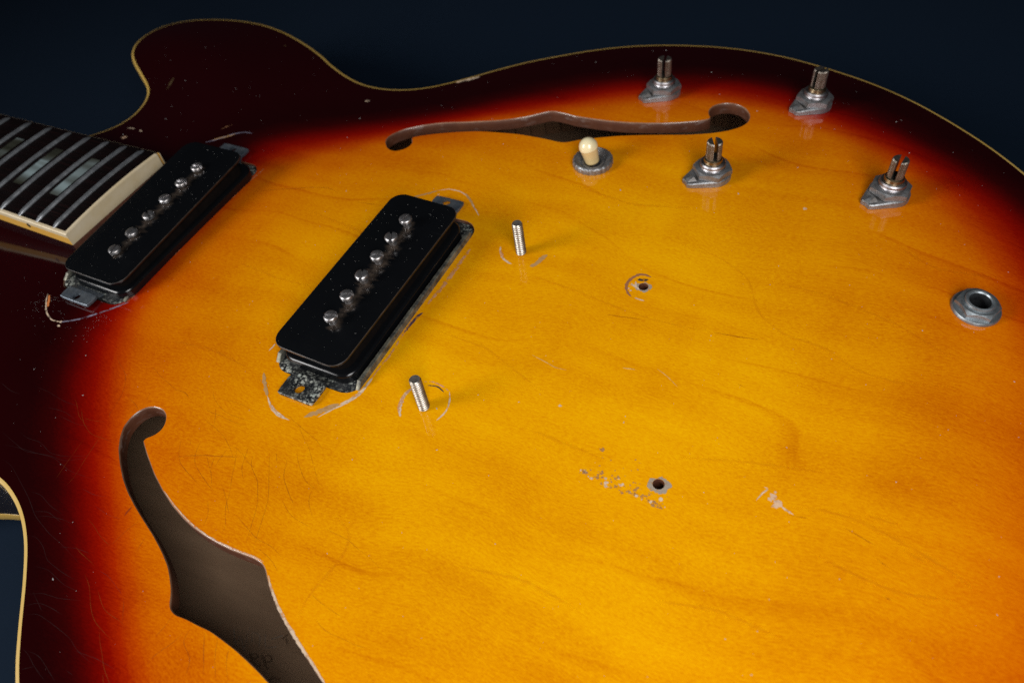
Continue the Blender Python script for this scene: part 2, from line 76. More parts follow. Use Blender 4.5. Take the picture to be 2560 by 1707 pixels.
CHECKS_DARK=[[(-147.8,-88.9),(-140.1,-90.3),(-135.4,-89.8)],[(-133.2,-85.1),(-126.1,-85.0),(-117.1,-85.9),(-108.6,-85.4)],[(-131.9,-103.8),(-124.6,-105.0),(-116.0,-106.5),(-105.4,-104.1),(-98.7,-104.0),(-89.1,-99.1)],[(-127.7,-107.8),(-121.1,-106.4),(-110.3,-105.2),(-103.4,-104.2),(-93.7,-106.0),(-81.1,-105.2)],[(-125.4,-101.3),(-119.4,-102.3),(-113.1,-101.5),(-106.0,-103.6),(-99.4,-102.4),(-88.3,-98.0)],[(-123.6,-111.6),(-117.0,-112.2),(-100.8,-118.8),(-93.6,-122.6),(-83.8,-125.3),(-74.6,-126.7),(-63.6,-129.2)],[(-102.7,-117.0),(-97.6,-116.2),(-90.7,-118.1),(-83.1,-118.8)],[(-93.0,-123.1),(-90.1,-121.4),(-82.0,-119.9),(-75.1,-120.1)],[(-95.4,-121.9),(-89.8,-119.8),(-81.6,-121.1)],[(-91.6,-128.8),(-86.8,-127.8),(-80.9,-129.7),(-77.0,-132.3),(-67.5,-133.3),(-61.0,-133.4)],[(-80.2,-135.4),(-73.8,-134.3),(-64.5,-136.0),(-56.9,-135.6)],[(-72.7,-146.0),(-68.5,-143.1),(-62.6,-142.7),(-56.9,-142.9)],[(-70.9,-148.4),(-66.5,-145.7),(-58.8,-146.1),(-49.1,-147.0),(-45.8,-148.5),(-36.3,-149.7)],[(-75.8,-143.4),(-69.7,-140.5),(-63.0,-139.8),(-54.4,-137.1)],[(-63.2,-154.9),(-58.9,-155.5),(-55.5,-157.0),(-47.1,-159.0)],[(-60.4,-155.0),(-55.9,-154.3),(-49.4,-156.2),(-44.2,-157.8)],[(-58.4,-159.8),(-54.4,-157.1)],[(-73.5,-141.3),(-64.8,-144.8)],[(-76.6,-127.5),(-69.4,-125.5),(-63.3,-125.2)],[(-57.5,-128.2),(-52.4,-128.2),(-42.6,-131.2)],[(-46.0,-149.1),(-37.4,-147.9),(-29.4,-147.9)],[(-44.1,-154.0),(-40.6,-154.2)],[(-76.0,-112.1),(-67.5,-113.2),(-61.2,-112.3)],[(-84.4,-109.3),(-76.8,-109.5),(-72.7,-108.0)],[(-115.0,-91.0),(-104.7,-91.3),(-99.0,-90.1)],[(-121.8,-90.2),(-114.0,-89.0),(-105.9,-90.1)]]
FLAKES=[(89.6,-45.9,0.62,'grey'),(90.6,-42.3,0.27,'grey'),(64.3,-43.7,0.39,'pale'),(85.1,-44.5,0.65,'grey'),(78.1,-43.7,0.46,'grey'),(74.6,-45.8,0.69,'grey'),(75.0,-42.4,0.85,'grey'),(81.6,-42.7,0.77,'grey'),(86.9,-45.5,0.79,'pale'),(80.0,-41.7,0.45,'grey'),(65.3,-44.2,0.35,'grey'),(65.4,-43.5,0.5,'pale'),(77.5,-45.6,0.58,'grey'),(74.1,-43.9,0.54,'grey'),(69.8,-44.3,0.97,'grey'),(66.7,-44.5,0.34,'grey'),(80.2,-44.8,0.38,'pale'),(68.2,-45.0,0.68,'pale'),(89.4,-46.0,0.46,'grey'),(75.7,-42.1,0.34,'pale'),(82.3,-45.4,0.69,'pale'),(66.0,-43.7,0.26,'pale'),(84.2,-45.9,0.35,'pale'),(72.8,-44.7,0.95,'pale'),(66.1,-43.8,0.84,'grey'),(89.0,-44.7,0.26,'grey'),(65.2,-43.7,0.54,'grey'),(90.1,-44.8,0.37,'grey'),(73.6,-43.1,0.37,'grey'),(66.3,-44.5,0.28,'grey'),(89.3,-43.7,0.94,'pale'),(78.0,-45.3,0.27,'grey'),(86.2,-45.4,0.29,'grey'),(65.3,-44.4,0.55,'grey'),(65.9,-43.8,0.51,'grey'),(87.6,-45.1,0.56,'grey'),(69.6,-43.2,0.78,'grey'),(75.8,-45.1,0.6,'grey'),(73.3,-45.8,0.8,'pale'),(75.5,-44.4,0.44,'grey'),(88.6,-45.9,0.59,'grey'),(83.8,-44.3,0.27,'grey'),(75.5,-41.9,0.82,'grey'),(74.4,-45.2,0.33,'grey'),(82.3,-45.2,0.69,'grey'),(80.7,-41.5,0.32,'grey'),(86.1,-45.6,0.87,'grey'),(85.5,-45.2,0.31,'grey'),(85.7,-43.4,0.93,'grey'),(70.9,-43.6,0.4,'grey'),(77.5,-43.3,0.54,'pale'),(78.1,-46.1,0.87,'grey'),(82.6,-45.9,0.61,'grey'),(79.4,-45.2,0.36,'grey'),(86.1,-45.2,0.31,'grey'),(71.8,-45.6,0.54,'grey'),(89.7,-46.0,0.91,'grey'),(72.2,-43.5,0.57,'pale'),(80.0,-43.9,0.6,'grey'),(76.1,-44.7,0.87,'grey'),(81.7,-44.6,0.42,'grey'),(89.2,-46.2,0.67,'grey'),(71.2,-43.5,0.69,'grey'),(69.0,-44.2,0.69,'grey'),(82.8,-42.9,0.31,'grey'),(81.5,-43.7,0.98,'grey'),(74.1,-42.1,0.35,'grey'),(87.7,-46.4,0.84,'grey'),(69.3,-42.1,0.31,'grey'),(87.2,-46.1,0.29,'grey'),(82.1,-45.2,0.73,'grey'),(82.9,-45.2,0.33,'grey'),(79.8,-44.6,0.38,'grey'),(77.3,-44.7,0.26,'grey'),(85.8,-45.4,0.25,'grey'),(66.0,-43.9,0.63,'pale'),(76.0,-41.9,0.26,'grey'),(90.3,-46.3,0.72,'grey'),(91.1,-45.6,0.27,'pale'),(80.1,-45.0,0.92,'grey'),(64.4,-44.5,0.26,'grey'),(71.5,-45.2,0.25,'grey'),(68.5,-45.0,0.32,'grey'),(66.0,-43.7,0.44,'pale'),(81.9,-44.8,0.25,'grey'),(77.1,-40.5,0.4,'grey'),(79.6,-42.8,0.4,'grey'),(75.2,-41.3,0.4,'grey'),(81.9,-41.4,0.4,'grey'),(77.9,-34.2,0.4,'grey'),(79.3,-34.7,0.4,'grey'),(68.7,-37.2,0.4,'grey'),(71.3,-37.1,0.4,'grey'),(67.0,-42.5,0.4,'grey'),(68.9,-40.1,0.4,'grey'),(79.7,-37.2,0.4,'grey'),(78.1,-38.2,0.4,'grey'),(75.6,-38.3,0.4,'grey'),(73.7,-39.9,0.4,'grey'),(67.4,-34.5,1.3,'grey'),(70.3,-42.1,1.3,'grey'),(77.0,-43.9,0.9,'pale'),(73.6,-41.7,0.6,'grey'),(84.1,-44.8,1.1,'grey'),(88.2,-45.8,1.5,'grey'),(81.4,-45.1,1.2,'grey'),(65.5,-43.6,1.3,'grey'),(117.4,-30.6,1.5,'chip'),(117.0,-31.8,1.0,'chip'),(118.9,-32.0,1.6,'chip'),(118.8,-33.3,1.3,'chip'),(119.6,-32.2,1.1,'chip'),(117.7,-29.1,0.6,'chip'),(122.9,-33.6,0.7,'chip'),(-217.9,45.5,1.9,'chip'),(-190.1,141.1,1.0,'umber'),(-114.6,108.9,1.3,'pale'),(-80.3,138.0,1.2,'chip'),(-145.2,-60.8,0.9,'pale'),(-145.8,-58.9,0.9,'pale'),(96.4,90.9,1.0,'chip'),(49.0,-24.7,0.8,'pale'),(53.0,35.7,0.8,'dark'),(55.0,36.4,0.8,'dark'),(50.8,32.7,0.5,'pale'),(52.3,32.0,0.5,'pale'),(51.5,29.6,0.5,'pale'),(50.6,30.4,0.5,'pale')]
WRITING=[[(-31.9,-118.9),(-30.7,-120.4),(-27.7,-123.3)],[(-27.7,-123.3),(-28.6,-120.2)],[(-28.1,-120.1),(-25.9,-121.8),(-24.1,-123.5)],[(-24.1,-123.5),(-25.9,-119.6),(-27.5,-116.2)],[(-25.7,-117.0),(-24.5,-118.6),(-23.6,-120.1)],[(-25.5,-117.3),(-23.6,-116.4),(-22.1,-117.2),(-21.1,-118.7),(-20.4,-120.3)],[(-21.0,-115.9),(-19.7,-117.9),(-18.2,-119.6)],[(-18.2,-119.6),(-16.7,-118.7),(-15.2,-117.6)],[(-18.3,-116.4),(-17.1,-115.1),(-15.5,-113.8)]]
STAMP=[[(-18.6,-122.7),(-18.3,-123.2),(-18.3,-123.8),(-18.6,-124.2),(-19.1,-124.5),(-19.8,-124.5),(-20.4,-124.3),(-20.9,-123.9),(-21.2,-123.4),(-21.2,-122.9),(-21.0,-122.4),(-20.5,-122.1),(-19.9,-122.0),(-19.2,-122.2),(-18.7,-122.6),(-18.4,-123.1)],[(-21.7,-123.2),(-18.9,-125.5),(-15.9,-125.0)],[(-13.8,-121.4),(-13.5,-122.0),(-13.5,-122.6),(-13.8,-123.1),(-14.4,-123.4),(-15.2,-123.5),(-15.9,-123.3),(-16.5,-122.8),(-16.9,-122.2),(-16.9,-121.5),(-16.6,-121.0),(-16.0,-120.7),(-15.3,-120.6),(-14.5,-120.8),(-13.9,-121.2),(-13.5,-121.8)],[(-17.8,-121.6),(-14.2,-124.6),(-13.0,-124.6)],[(-10.3,-127.9),(-10.5,-127.7),(-10.6,-127.5),(-10.6,-127.2),(-10.6,-127.0),(-10.5,-126.7),(-10.3,-126.4),(-10.1,-126.2),(-9.8,-126.0),(-9.4,-125.8),(-9.1,-125.7),(-8.7,-125.6),(-8.3,-125.6),(-7.9,-125.7),(-7.6,-125.7),(-7.3,-125.9)],[(-14.8,-114.7),(-14.8,-113.8),(-13.9,-112.7)],[(-14.0,-114.0),(-13.3,-114.6),(-12.3,-115.3)]]

# ------------------------------------------------------------------ numeric helpers
A_DROP, D_ARCH = 8.0, 115.0

def resample(P, step, closed=False):
    P = np.asarray(P, float)
    if closed:
        P = np.vstack([P, P[:1]])
    s = np.r_[0, np.cumsum(np.linalg.norm(np.diff(P, axis=0), axis=1))]
    n = max(2, int(round(s[-1] / step)))
    t = np.linspace(0, s[-1], n + 1)
    Q = np.stack([np.interp(t, s, P[:, i]) for i in range(P.shape[1])], 1)
    return Q[:-1] if closed else Q

def gsm(P, sig, closed=False):
    r = int(3 * sig) + 1
    k = np.exp(-.5 * (np.arange(-r, r + 1) / sig) ** 2)
    k /= k.sum()
    if closed:
        Q = np.vstack([P[-r:], P, P[:r]])
    else:
        Q = np.vstack([2 * P[0] - P[r:0:-1], P, 2 * P[-1] - P[-2:-r - 2:-1]])
    return np.stack([np.convolve(Q[:, i], k, 'valid') for i in (0, 1)], 1)

def seg_dist(X, Y, P):
    d = np.full(X.shape, 1e9)
    for (x0, y0), (x1, y1) in zip(P, np.roll(P, -1, 0)):
        dx, dy = x1 - x0, y1 - y0
        L = dx * dx + dy * dy + 1e-12
        t = np.clip(((X - x0) * dx + (Y - y0) * dy) / L, 0, 1)
        d = np.minimum(d, (X - x0 - t * dx) ** 2 + (Y - y0 - t * dy) ** 2)
    return np.sqrt(d)

def inside(X, Y, P):
    c = np.zeros(X.shape, bool)
    for (x0, y0), (x1, y1) in zip(P, np.roll(P, -1, 0)):
        if y0 == y1:
            continue
        m = ((y0 > Y) != (y1 > Y))
        c ^= m & (X < (x1 - x0) * (Y - y0) / (y1 - y0) + x0)
    return c

GX = np.arange(-310, 226, 2.0)
GY = np.arange(-226, 226, 2.0)
XX, YY = np.meshgrid(GX, GY, indexing='ij')

def blur(h, sig):
    k = np.exp(-.5 * (np.arange(-12, 13) * 2 / sig) ** 2)
    k /= k.sum()
    hp = np.pad(h, 12, mode='edge')
    hp = np.apply_along_axis(lambda v: np.convolve(v, k, 'valid'), 0, hp)
    return np.apply_along_axis(lambda v: np.convolve(v, k, 'valid'), 1, hp)

OUT = gsm(resample(OUTLINE, 1.0, closed=False), 2.5)
OUT = resample(OUT, 2.0, closed=True)
d_ = seg_dist(XX, YY, OUT)
DG = np.where(inside(XX, YY, OUT), d_, -d_)
t_ = np.clip(DG / D_ARCH, -.3, 1)
HG = blur(-A_DROP * np.abs(1 - t_) ** 2.1, 7.0)

def signed(P):
    P = resample(gsm(resample(P, 3.0, closed=True), 3.0, closed=True), 3.0, closed=True)
    d = seg_dist(XX, YY, P)
    return np.where(inside(XX, YY, P), -d, d)

K_LINE = [(-148, 65), (-136, 74), (-124, 83), (-94, 101), (-69, 115), (-51, 130), (-29, 146), (-7, 160), (16, 169), (39, 177), (64, 177), (85, 173), (106, 168), (123, 157), (140, 148), (155, 140), (166, 130), (192, 104), (207, 50), (213, 0), (211, -50), (201, -98), (175, -148), (120, -182), (70, -188), (30, -190), (0, -182), (-20, -171), (-41, -156), (-54, -146), (-70, -134), (-87, -120), (-105, -106), (-124, -88), (-134, -73), (-139, -66), (-146, -40), (-150, 0), (-150, 40)]
M_LINE = [(-138, 56), (-129, 65), (-116, 73), (-88, 92), (-65, 107), (-46, 120), (-23, 133), (-2, 148), (20, 158), (43, 166), (67, 165), (100, 156), (117, 149), (133, 140), (148, 132), (167, 112), (185, 87), (201, 50), (209, 0), (207, -50), (194, -98), (168, -141), (117, -173), (70, -176), (30, -178), (0, -171), (-32, -150), (-44, -141), (-59, -128), (-75, -114), (-92, -99), (-111, -81), (-121, -67), (-129, -55), (-133, -41), (-135, 0), (-137, 40)]
Y_LINE = [(-125, 39), (-116, 49), (-106, 59), (-81, 81), (-59, 98), (-40, 109), (-18, 122), (4, 134), (25, 143), (47, 149), (72, 148), (95, 140), (114, 132), (133, 116), (150, 96), (163, 66), (175, 42), (181, 11), (183, -15), (184, -40), (181, -67), (169, -106), (145, -138), (112, -159), (70, -166), (30, -168), (2, -156), (-21, -143), (-31, -133), (-45, -120), (-61, -106), (-76, -92), (-94, -74), (-104, -61), (-111, -50), (-117, -36), (-120, 0)]
sK, sM, sY = signed(K_LINE), signed(M_LINE), signed(Y_LINE)
# 0 amber .. 0.5 red .. 1 black-brown; negative deeper in the amber
BURST = np.where(sY < 0, np.maximum(sY, -80) / 80 * 0.4,
        np.where(sM < 0, .5 * sY / (sY - sM + 1e-6),
        np.where(sK < 0, .5 + .5 * sM / (sM - sK + 1e-6), 1 + np.minimum(sK, 40) / 40 * .5)))
BURST = blur(BURST, 3.0)

def bil(G, x, y):
    x = np.asarray(x, float)
    y = np.asarray(y, float)
    fx = np.clip((x - GX[0]) / 2, 0, len(GX) - 1.001)
    fy = np.clip((y - GY[0]) / 2, 0, len(GY) - 1.001)
    i = fx.astype(int)
    j = fy.astype(int)
    u = fx - i
    v = fy - j
    return G[i, j] * (1 - u) * (1 - v) + G[i + 1, j] * u * (1 - v) + G[i, j + 1] * (1 - u) * v + G[i + 1, j + 1] * u * v

def hgt(x, y):
    return float(bil(HG, np.array([x]), np.array([y]))[0])

GHX, GHY = np.gradient(HG, 2.0)

def nrm(x, y):
    gx, gy = bil(GHX, np.array([x]), np.array([y]))[0], bil(GHY, np.array([x]), np.array([y]))[0]
    return Vector((-gx, -gy, 1)).normalized()

Z_BACK = -45.0
def back_z(x, y, inner=False):
    return Z_BACK - A_DROP - bil(HG, x, y) + (3.0 if inner else 0.0)

# ------------------------------------------------------------------ material helpers
class Mat:
    def __init__(self, name):
        self.m = bpy.data.materials.new(name)
        self.m.use_nodes = True
        self.nt = self.m.node_tree
        self.b = self.nt.nodes['Principled BSDF']
        self.out = self.nt.nodes['Material Output']
    def n(self, typ, **kw):
        nd = self.nt.nodes.new(typ)
        for k, v in kw.items():
            setattr(nd, k, v)
        return nd
    def l(self, a, b):
        self.nt.links.new(a, b)
    def set(self, **kw):
        for k, v in kw.items():
            self.b.inputs[k.replace('_', ' ')].default_value = v
        return self
    def coords(self, scale=(1, 1, 1), rot=(0, 0, 0)):
        tc = self.n('ShaderNodeTexCoord')
        mp = self.n('ShaderNodeMapping')
        mp.inputs['Scale'].default_value = scale
        mp.inputs['Rotation'].default_value = rot
        self.l(tc.outputs['Object'], mp.inputs['Vector'])
        return mp.outputs[0]
    def noise(self, vec, scale, detail=3, rough=.55, dist=0.0):
        nz = self.n('ShaderNodeTexNoise')
        nz.inputs['Scale'].default_value = scale
        nz.inputs['Detail'].default_value = detail
        nz.inputs['Roughness'].default_value = rough
        nz.inputs['Distortion'].default_value = dist
        self.l(vec, nz.inputs['Vector'])
        return nz.outputs['Fac']
    def ramp(self, fac, stops, interp='LINEAR'):
        r = self.n('ShaderNodeValToRGB')
        r.color_ramp.interpolation = interp
        e = r.color_ramp.elements
        while len(e) < len(stops):
            e.new(0.5)
        for el, (p, c) in zip(e, stops):
            el.position = p
            el.color = c if len(c) == 4 else (*c, 1)
        self.l(fac, r.inputs[0])
        return r.outputs[0]
    def math(self, op, a, b=None, c=None, clamp=False):
        nd = self.n('ShaderNodeMath', operation=op, use_clamp=clamp)
        for i, v in enumerate((a, b, c)):
            if v is None:
                continue
            if isinstance(v, (int, float)):
                nd.inputs[i].default_value = v
            else:
                self.l(v, nd.inputs[i])
        return nd.outputs[0]
    def mix(self, fac, a, b, blend='MIX'):
        nd = self.n('ShaderNodeMix', data_type='RGBA', blend_type=blend)
        for i, v in ((0, fac), (6, a), (7, b)):
            if isinstance(v, (int, float)):
                nd.inputs[i].default_value = v
            elif isinstance(v, tuple):
                nd.inputs[i].default_value = v if len(v) == 4 else (*v, 1)
            else:
                self.l(v, nd.inputs[i])
        return nd.outputs[2]
    def bump(self, h, strength, dist):
        b = self.n('ShaderNodeBump')
        b.inputs['Strength'].default_value = strength
        b.inputs['Distance'].default_value = dist
        self.l(h, b.inputs['Height'])
        self.l(b.outputs[0], self.b.inputs['Normal'])
        return b

def lin(r, g, b):
    f = lambda c: (c / 255 / 12.92) if c / 255 <= .04045 else ((c / 255 + .055) / 1.055) ** 2.4
    return (f(r), f(g), f(b))

# --- sunburst lacquer over maple
def mat_sunburst():
    M = Mat('sunburst_lacquer')
    at = M.n('ShaderNodeAttribute', attribute_name='burst')
    burst = at.outputs['Fac']
    v1 = M.coords((1, 1, 1), (0, 0, math.radians(4)))
    # slow warp so the grain wanders
    tc = M.n('ShaderNodeTexCoord')
    wn = M.n('ShaderNodeTexNoise')
    wn.inputs['Scale'].default_value = 11
    wn.inputs['Detail'].default_value = 2
    M.l(tc.outputs['Object'], wn.inputs['Vector'])
    sc = M.n('ShaderNodeVectorMath', operation='SCALE')
    sc.inputs['Scale'].default_value = 0.035
    M.l(wn.outputs['Color'], sc.inputs[0])
    ad = M.n('ShaderNodeVectorMath', operation='ADD')
    M.l(tc.outputs['Object'], ad.inputs[0])
    M.l(sc.outputs[0], ad.inputs[1])
    def wcoords(scale, rz):
        mp = M.n('ShaderNodeMapping')
        mp.inputs['Scale'].default_value = scale
        mp.inputs['Rotation'].default_value = (0, 0, math.radians(rz))
        M.l(ad.outputs[0], mp.inputs['Vector'])
        return mp.outputs[0]
    streak = M.noise(wcoords((16, 110, 1), 5), 1.0, 3, .55)
    band = M.noise(wcoords((7, 42, 1), 5), 1.0, 2, .5)
    fibre = M.noise(wcoords((520, 1700, 1), 3), 1.0, 2, .6)
    cloud = M.noise(M.coords((16, 16, 1)), 1.0, 3, .55)
    flame = M.noise(M.coords((55, 9, 1), (0, 0, .3)), 1.0, 2, .5)
    pore = M.noise(M.coords((1500, 2600, 1)), 1.0, 1, .5)
    # growth-ring lines: distorted bands with thin dark edges
    wv = M.n('ShaderNodeTexWave', wave_type='BANDS', bands_direction='Y', wave_profile='SAW')
    wv.inputs['Scale'].default_value = 13.0
    wv.inputs['Distortion'].default_value = 20.0
    wv.inputs['Detail'].default_value = 2.5
    wv.inputs['Detail Scale'].default_value = 0.55
    wv.inputs['Detail Roughness'].default_value = .55
    M.l(wcoords((.42, 1, 1), 7), wv.inputs['Vector'])
    ring = M.ramp(wv.outputs['Fac'], [(0, (0, 0, 0)), (.90, (0, 0, 0)), (.975, (1, 1, 1)), (1, (0, 0, 0))])
    ringmask = M.ramp(M.noise(M.coords((14, 20, 1)), 1.0, 3), [(.45, (0, 0, 0)), (.62, (1, 1, 1))])
    ringf = M.math('MULTIPLY', ring, ringmask)
    v = M.math('MULTIPLY', M.math('SUBTRACT', streak, .5), .34)
    v = M.math('ADD', v, M.math('MULTIPLY', M.math('SUBTRACT', band, .5), .38))
    v = M.math('ADD', v, M.math('MULTIPLY', M.math('SUBTRACT', cloud, .5), .55))
    v = M.math('ADD', v, M.math('MULTIPLY', M.math('SUBTRACT', flame, .5), .2))
    v = M.math('ADD', v, M.math('MULTIPLY', M.math('SUBTRACT', fibre, .5), .60))
    v = M.math('ADD', v, M.math('MULTIPLY', M.math('SUBTRACT', pore, .5), .35))
    v = M.math('SUBTRACT', v, M.math('MULTIPLY', ringf, .20))
    wood = M.math('ADD', v, .5, clamp=True)
    amber = M.ramp(wood, [(0, (.44, .130, .0004)), (.3, (.61, .217, .0005)), (.55, (.72, .308, .0006)), (.8, (.79, .390, .001)), (1, (.83, .46, .002))])
    bn = M.math('ADD', burst, M.math('MULTIPLY', M.math('SUBTRACT', cloud, .5), .12))
    bn = M.math('ADD', bn, M.math('MULTIPLY', v, -.16))
    bm = M.math('MULTIPLY_ADD', bn, .5, .285)
    # multiply filter colours of the sprayed burst
    filt = M.ramp(bm, [(0.0, (1.04, 1.10, 1)), (.10, (1, 1, 1)), (.19, (.93, .78, .6)), (.27, (.82, .46, .4)), (.35, (.66, .20, .3)), (.43, (.48, .055, .2)), (.50, (.32, .013, .2)), (.58, (.19, .005, .3)), (.66, (.095, .0022, .5)), (.74, (.040, .0014, .6)), (.83, (.013, .001, .6)), (1, (.0065, .0007, .6))])
    col = M.mix(1.0, amber, filt, 'MULTIPLY')
    dark = M.ramp(bm, [(.50, (0, 0, 0)), (.74, (.0018, .0004, .0005)), (.86, (.0045, .0004, .0006)), (1, (.0105, .0004, .0008))])
    col = M.mix(1.0, col, dark, 'ADD')
    M.l(col, M.b.inputs['Base Color'])
    M.set(Roughness=.5, Specular_IOR_Level=0.0, Coat_Weight=1.0, Coat_Roughness=.07, Coat_IOR=1.42)
    hb = M.math('ADD', M.math('MULTIPLY', fibre, .6), M.math('MULTIPLY', pore, .5))
    bp = M.bump(hb, .12, .00012)
    sm = M.noise(M.coords((1, 1, 1)), 330, 2, .5)
    cb = M.n('ShaderNodeBump')
    cb.inputs['Strength'].default_value = .06
    cb.inputs['Distance'].default_value = .0002
    M.l(sm, cb.inputs['Height'])
    M.l(cb.outputs[0], M.b.inputs['Coat Normal'])
    cr = M.ramp(M.noise(M.coords((1, 1, 1)), 40, 4, .6), [(.35, (.045, .045, .045)), (.75, (.10, .10, .10))])
    M.l(cr, M.b.inputs['Coat Roughness'])
    return M.m

def mat_simple(name, col, rough=.5, metallic=0.0, var=None, vscale=200, vamt=.5, bump=0, bscale=900, coat=0, spec=.5, rvar=0.0, aniso=(1, 1, 1), coat_rough=.08):
    M = Mat(name)
    M.set(Base_Color=(*col, 1), Roughness=rough, Metallic=metallic, Specular_IOR_Level=spec)
    if coat:
        M.set(Coat_Weight=coat, Coat_Roughness=coat_rough)
    if var:
        f = M.ramp(M.noise(M.coords(aniso), vscale, 5, .62), [(.5 - vamt * .5, (0, 0, 0)), (.5 + vamt * .5, (1, 1, 1))])
        M.l(M.mix(f, col, var), M.b.inputs['Base Color'])
    if rvar:
        r = M.noise(M.coords(), vscale * 1.7, 3, .6)
        M.l(M.math('MULTIPLY_ADD', M.math('SUBTRACT', r, .5), rvar * 2, rough), M.b.inputs['Roughness'])
    if bump:
        M.bump(M.noise(M.coords(aniso), bscale, 4, .65), bump, .0003)
    return M.m

def mat_patina():
    # blackened steel bracket with pale green-grey corrosion spots
    M = Mat('corroded_bracket_metal')
    vec = M.coords()
    vo = M.n('ShaderNodeTexVoronoi', feature='F1')
    vo.inputs['Scale'].default_value = 620
    M.l(vec, vo.inputs['Vector'])
    spots = M.ramp(vo.outputs['Distance'], [(.30, (1, 1, 1)), (.48, (0, 0, 0))])
    area = M.ramp(M.noise(vec, 150, 3, .6), [(.36, (0, 0, 0)), (.56, (1, 1, 1))])
    f = M.math('MULTIPLY', spots, area)
    fine = M.ramp(M.noise(vec, 1300, 3, .6), [(.5, (0, 0, 0)), (.62, (1, 1, 1))])
    f = M.math('MAXIMUM', f, M.math('MULTIPLY', fine, M.math('MULTIPLY', area, .8)))
    base = M.mix(M.ramp(M.noise(vec, 260, 3), [(.4, (0, 0, 0)), (.65, (1, 1, 1))]), (.018, .021, .026), (.055, .058, .060))
    pcol = M.mix(M.noise(vec, 400, 2), (.30, .36, .33), (.45, .43, .37))
    M.l(M.mix(f, base, pcol), M.b.inputs['Base Color'])
    M.l(M.math('MULTIPLY_ADD', f, -.6, .7), M.b.inputs['Metallic'])
    M.set(Roughness=.48)
    M.bump(f, .4, .0002)
    return M.m

def mat_black_plastic():
    M = Mat('scuffed_black_plastic')
    vec = M.coords()
    sc = M.ramp(M.noise(M.coords((60, 900, 60), (0, 0, .6)), 1.0, 4, .7), [(.60, (0, 0, 0)), (.80, (1, 1, 1))])
    blot = M.ramp(M.noise(vec, 90, 4, .6), [(.45, (0, 0, 0)), (.75, (1, 1, 1))])
    f = M.math('MULTIPLY', sc, blot)
    M.l(M.mix(f, (.0032, .0036, .0044), (.013, .014, .017)), M.b.inputs['Base Color'])
    M.l(M.math('MULTIPLY_ADD', blot, .14, .16), M.b.inputs['Roughness'])
    M.set(Specular_IOR_Level=.4)
    M.bump(M.noise(vec, 700, 3), .05, .0002)
    return M.m

def mat_fretboard():
    M = Mat('dark_rosewood')
    g = M.noise(M.coords((30, 900, 200)), 1.0, 4, .65)
    po = M.ramp(M.noise(M.coords((120, 2500, 400)), 1.0, 2, .6), [(.58, (0, 0, 0)), (.7, (1, 1, 1))])
    c = M.ramp(g, [(.3, (.0020, .0013, .0014)), (.55, (.0042, .0019, .0019)), (.75, (.014, .0040, .0040))])
    c = M.mix(po, c, (.006, .0028, .0028))
    M.l(c, M.b.inputs['Base Color'])
    M.set(Roughness=.45, Specular_IOR_Level=.1)
    M.bump(M.math('SUBTRACT', g, M.math('MULTIPLY', po, .6)), .25, .0002)
    return M.m

def mat_pearl():
    M = Mat('mother_of_pearl')
    w = M.noise(M.coords((12, 95, 12)), 1.0, 1.5, .5, .4)
    c = M.ramp(w, [(.28, (.02, .02, .012)), (.42, (.06, .062, .045)), (.54, (.13, .15, .14)), (.66, (.36, .46, .48)), (.78, (.12, .125, .10))])
    M.l(c, M.b.inputs['Base Color'])
    M.set(Roughness=.24, Specular_IOR_Level=.7, Metallic=.35, Coat_Weight=.5)
    st = M.noise(M.coords((800, 60, 60)), 1.0, 2)
    M.bump(st, .15, .0002)
    return M.m

def mat_fhole_wall():
    M = Mat('fhole_edge_wood')
    vec = M.coords()
    base = M.mix(M.noise(vec, 240, 3), (.050, .014, .006), (.105, .034, .014))
    sc = M.ramp(M.noise(M.coords((160, 160, 420)), 1.0, 4, .65), [(.55, (0, 0, 0)), (.70, (1, 1, 1))])
    at = M.n('ShaderNodeAttribute', attribute_name='worn')
    f = M.math('MULTIPLY', sc, M.math('MULTIPLY', at.outputs['Fac'], .38))
    M.l(M.mix(f, base, (.32, .26, .23)), M.b.inputs['Base Color'])
    M.set(Roughness=.55)
    M.bump(M.noise(vec, 600, 3), .3, .0003)
    return M.m

def mat_worn(name, col, cover=.45, scale=420):
    # flaked lacquer, also painted rim highlights: patchy cover, so the finish below shows through
    M = Mat(name)
    vec = M.coords()
    a = M.ramp(M.noise(vec, scale, 4, .68), [(max(0, cover - .10), (0, 0, 0)), (cover + .06, (1, 1, 1))])
    M.l(a, M.b.inputs['Alpha'])
    c2 = tuple(x * .55 for x in col)
    M.l(M.mix(M.noise(vec, scale * 2.3, 3), col, c2), M.b.inputs['Base Color'])
    M.set(Roughness=.55, Specular_IOR_Level=.3)
    return M.m

def mat_line(name, col, alpha, nscale=170, lo=.25):
    M = Mat(name)
    fd = M.n('ShaderNodeAttribute', attribute_name='fade')
    a = M.math('MULTIPLY', M.ramp(M.noise(M.coords(), nscale, 4, .62), [(.30, (lo, lo, lo)), (.62, (1, 1, 1))]), alpha)
    a = M.math('MULTIPLY', a, fd.outputs['Fac'])
    M.l(a, M.b.inputs['Alpha'])
    M.set(Base_Color=(*col, 1), Roughness=.6, Specular_IOR_Level=.2)
    return M.m

def mat_steel(name, c1, c2, rough, scale=300, bump=.15, metallic=.9, bscale=1400):
    M = Mat(name)
    vec = M.coords()
    f = M.ramp(M.noise(vec, scale, 5, .65), [(.36, (0, 0, 0)), (.64, (1, 1, 1))])
    M.l(M.mix(f, c1, c2), M.b.inputs['Base Color'])
    M.set(Metallic=metallic)
    M.l(M.math('MULTIPLY_ADD', M.noise(vec, scale * 1.6, 3), .35, rough - .17), M.b.inputs['Roughness'])
    M.bump(M.noise(vec, bscale, 4, .65), bump, .0002)
    return M.m

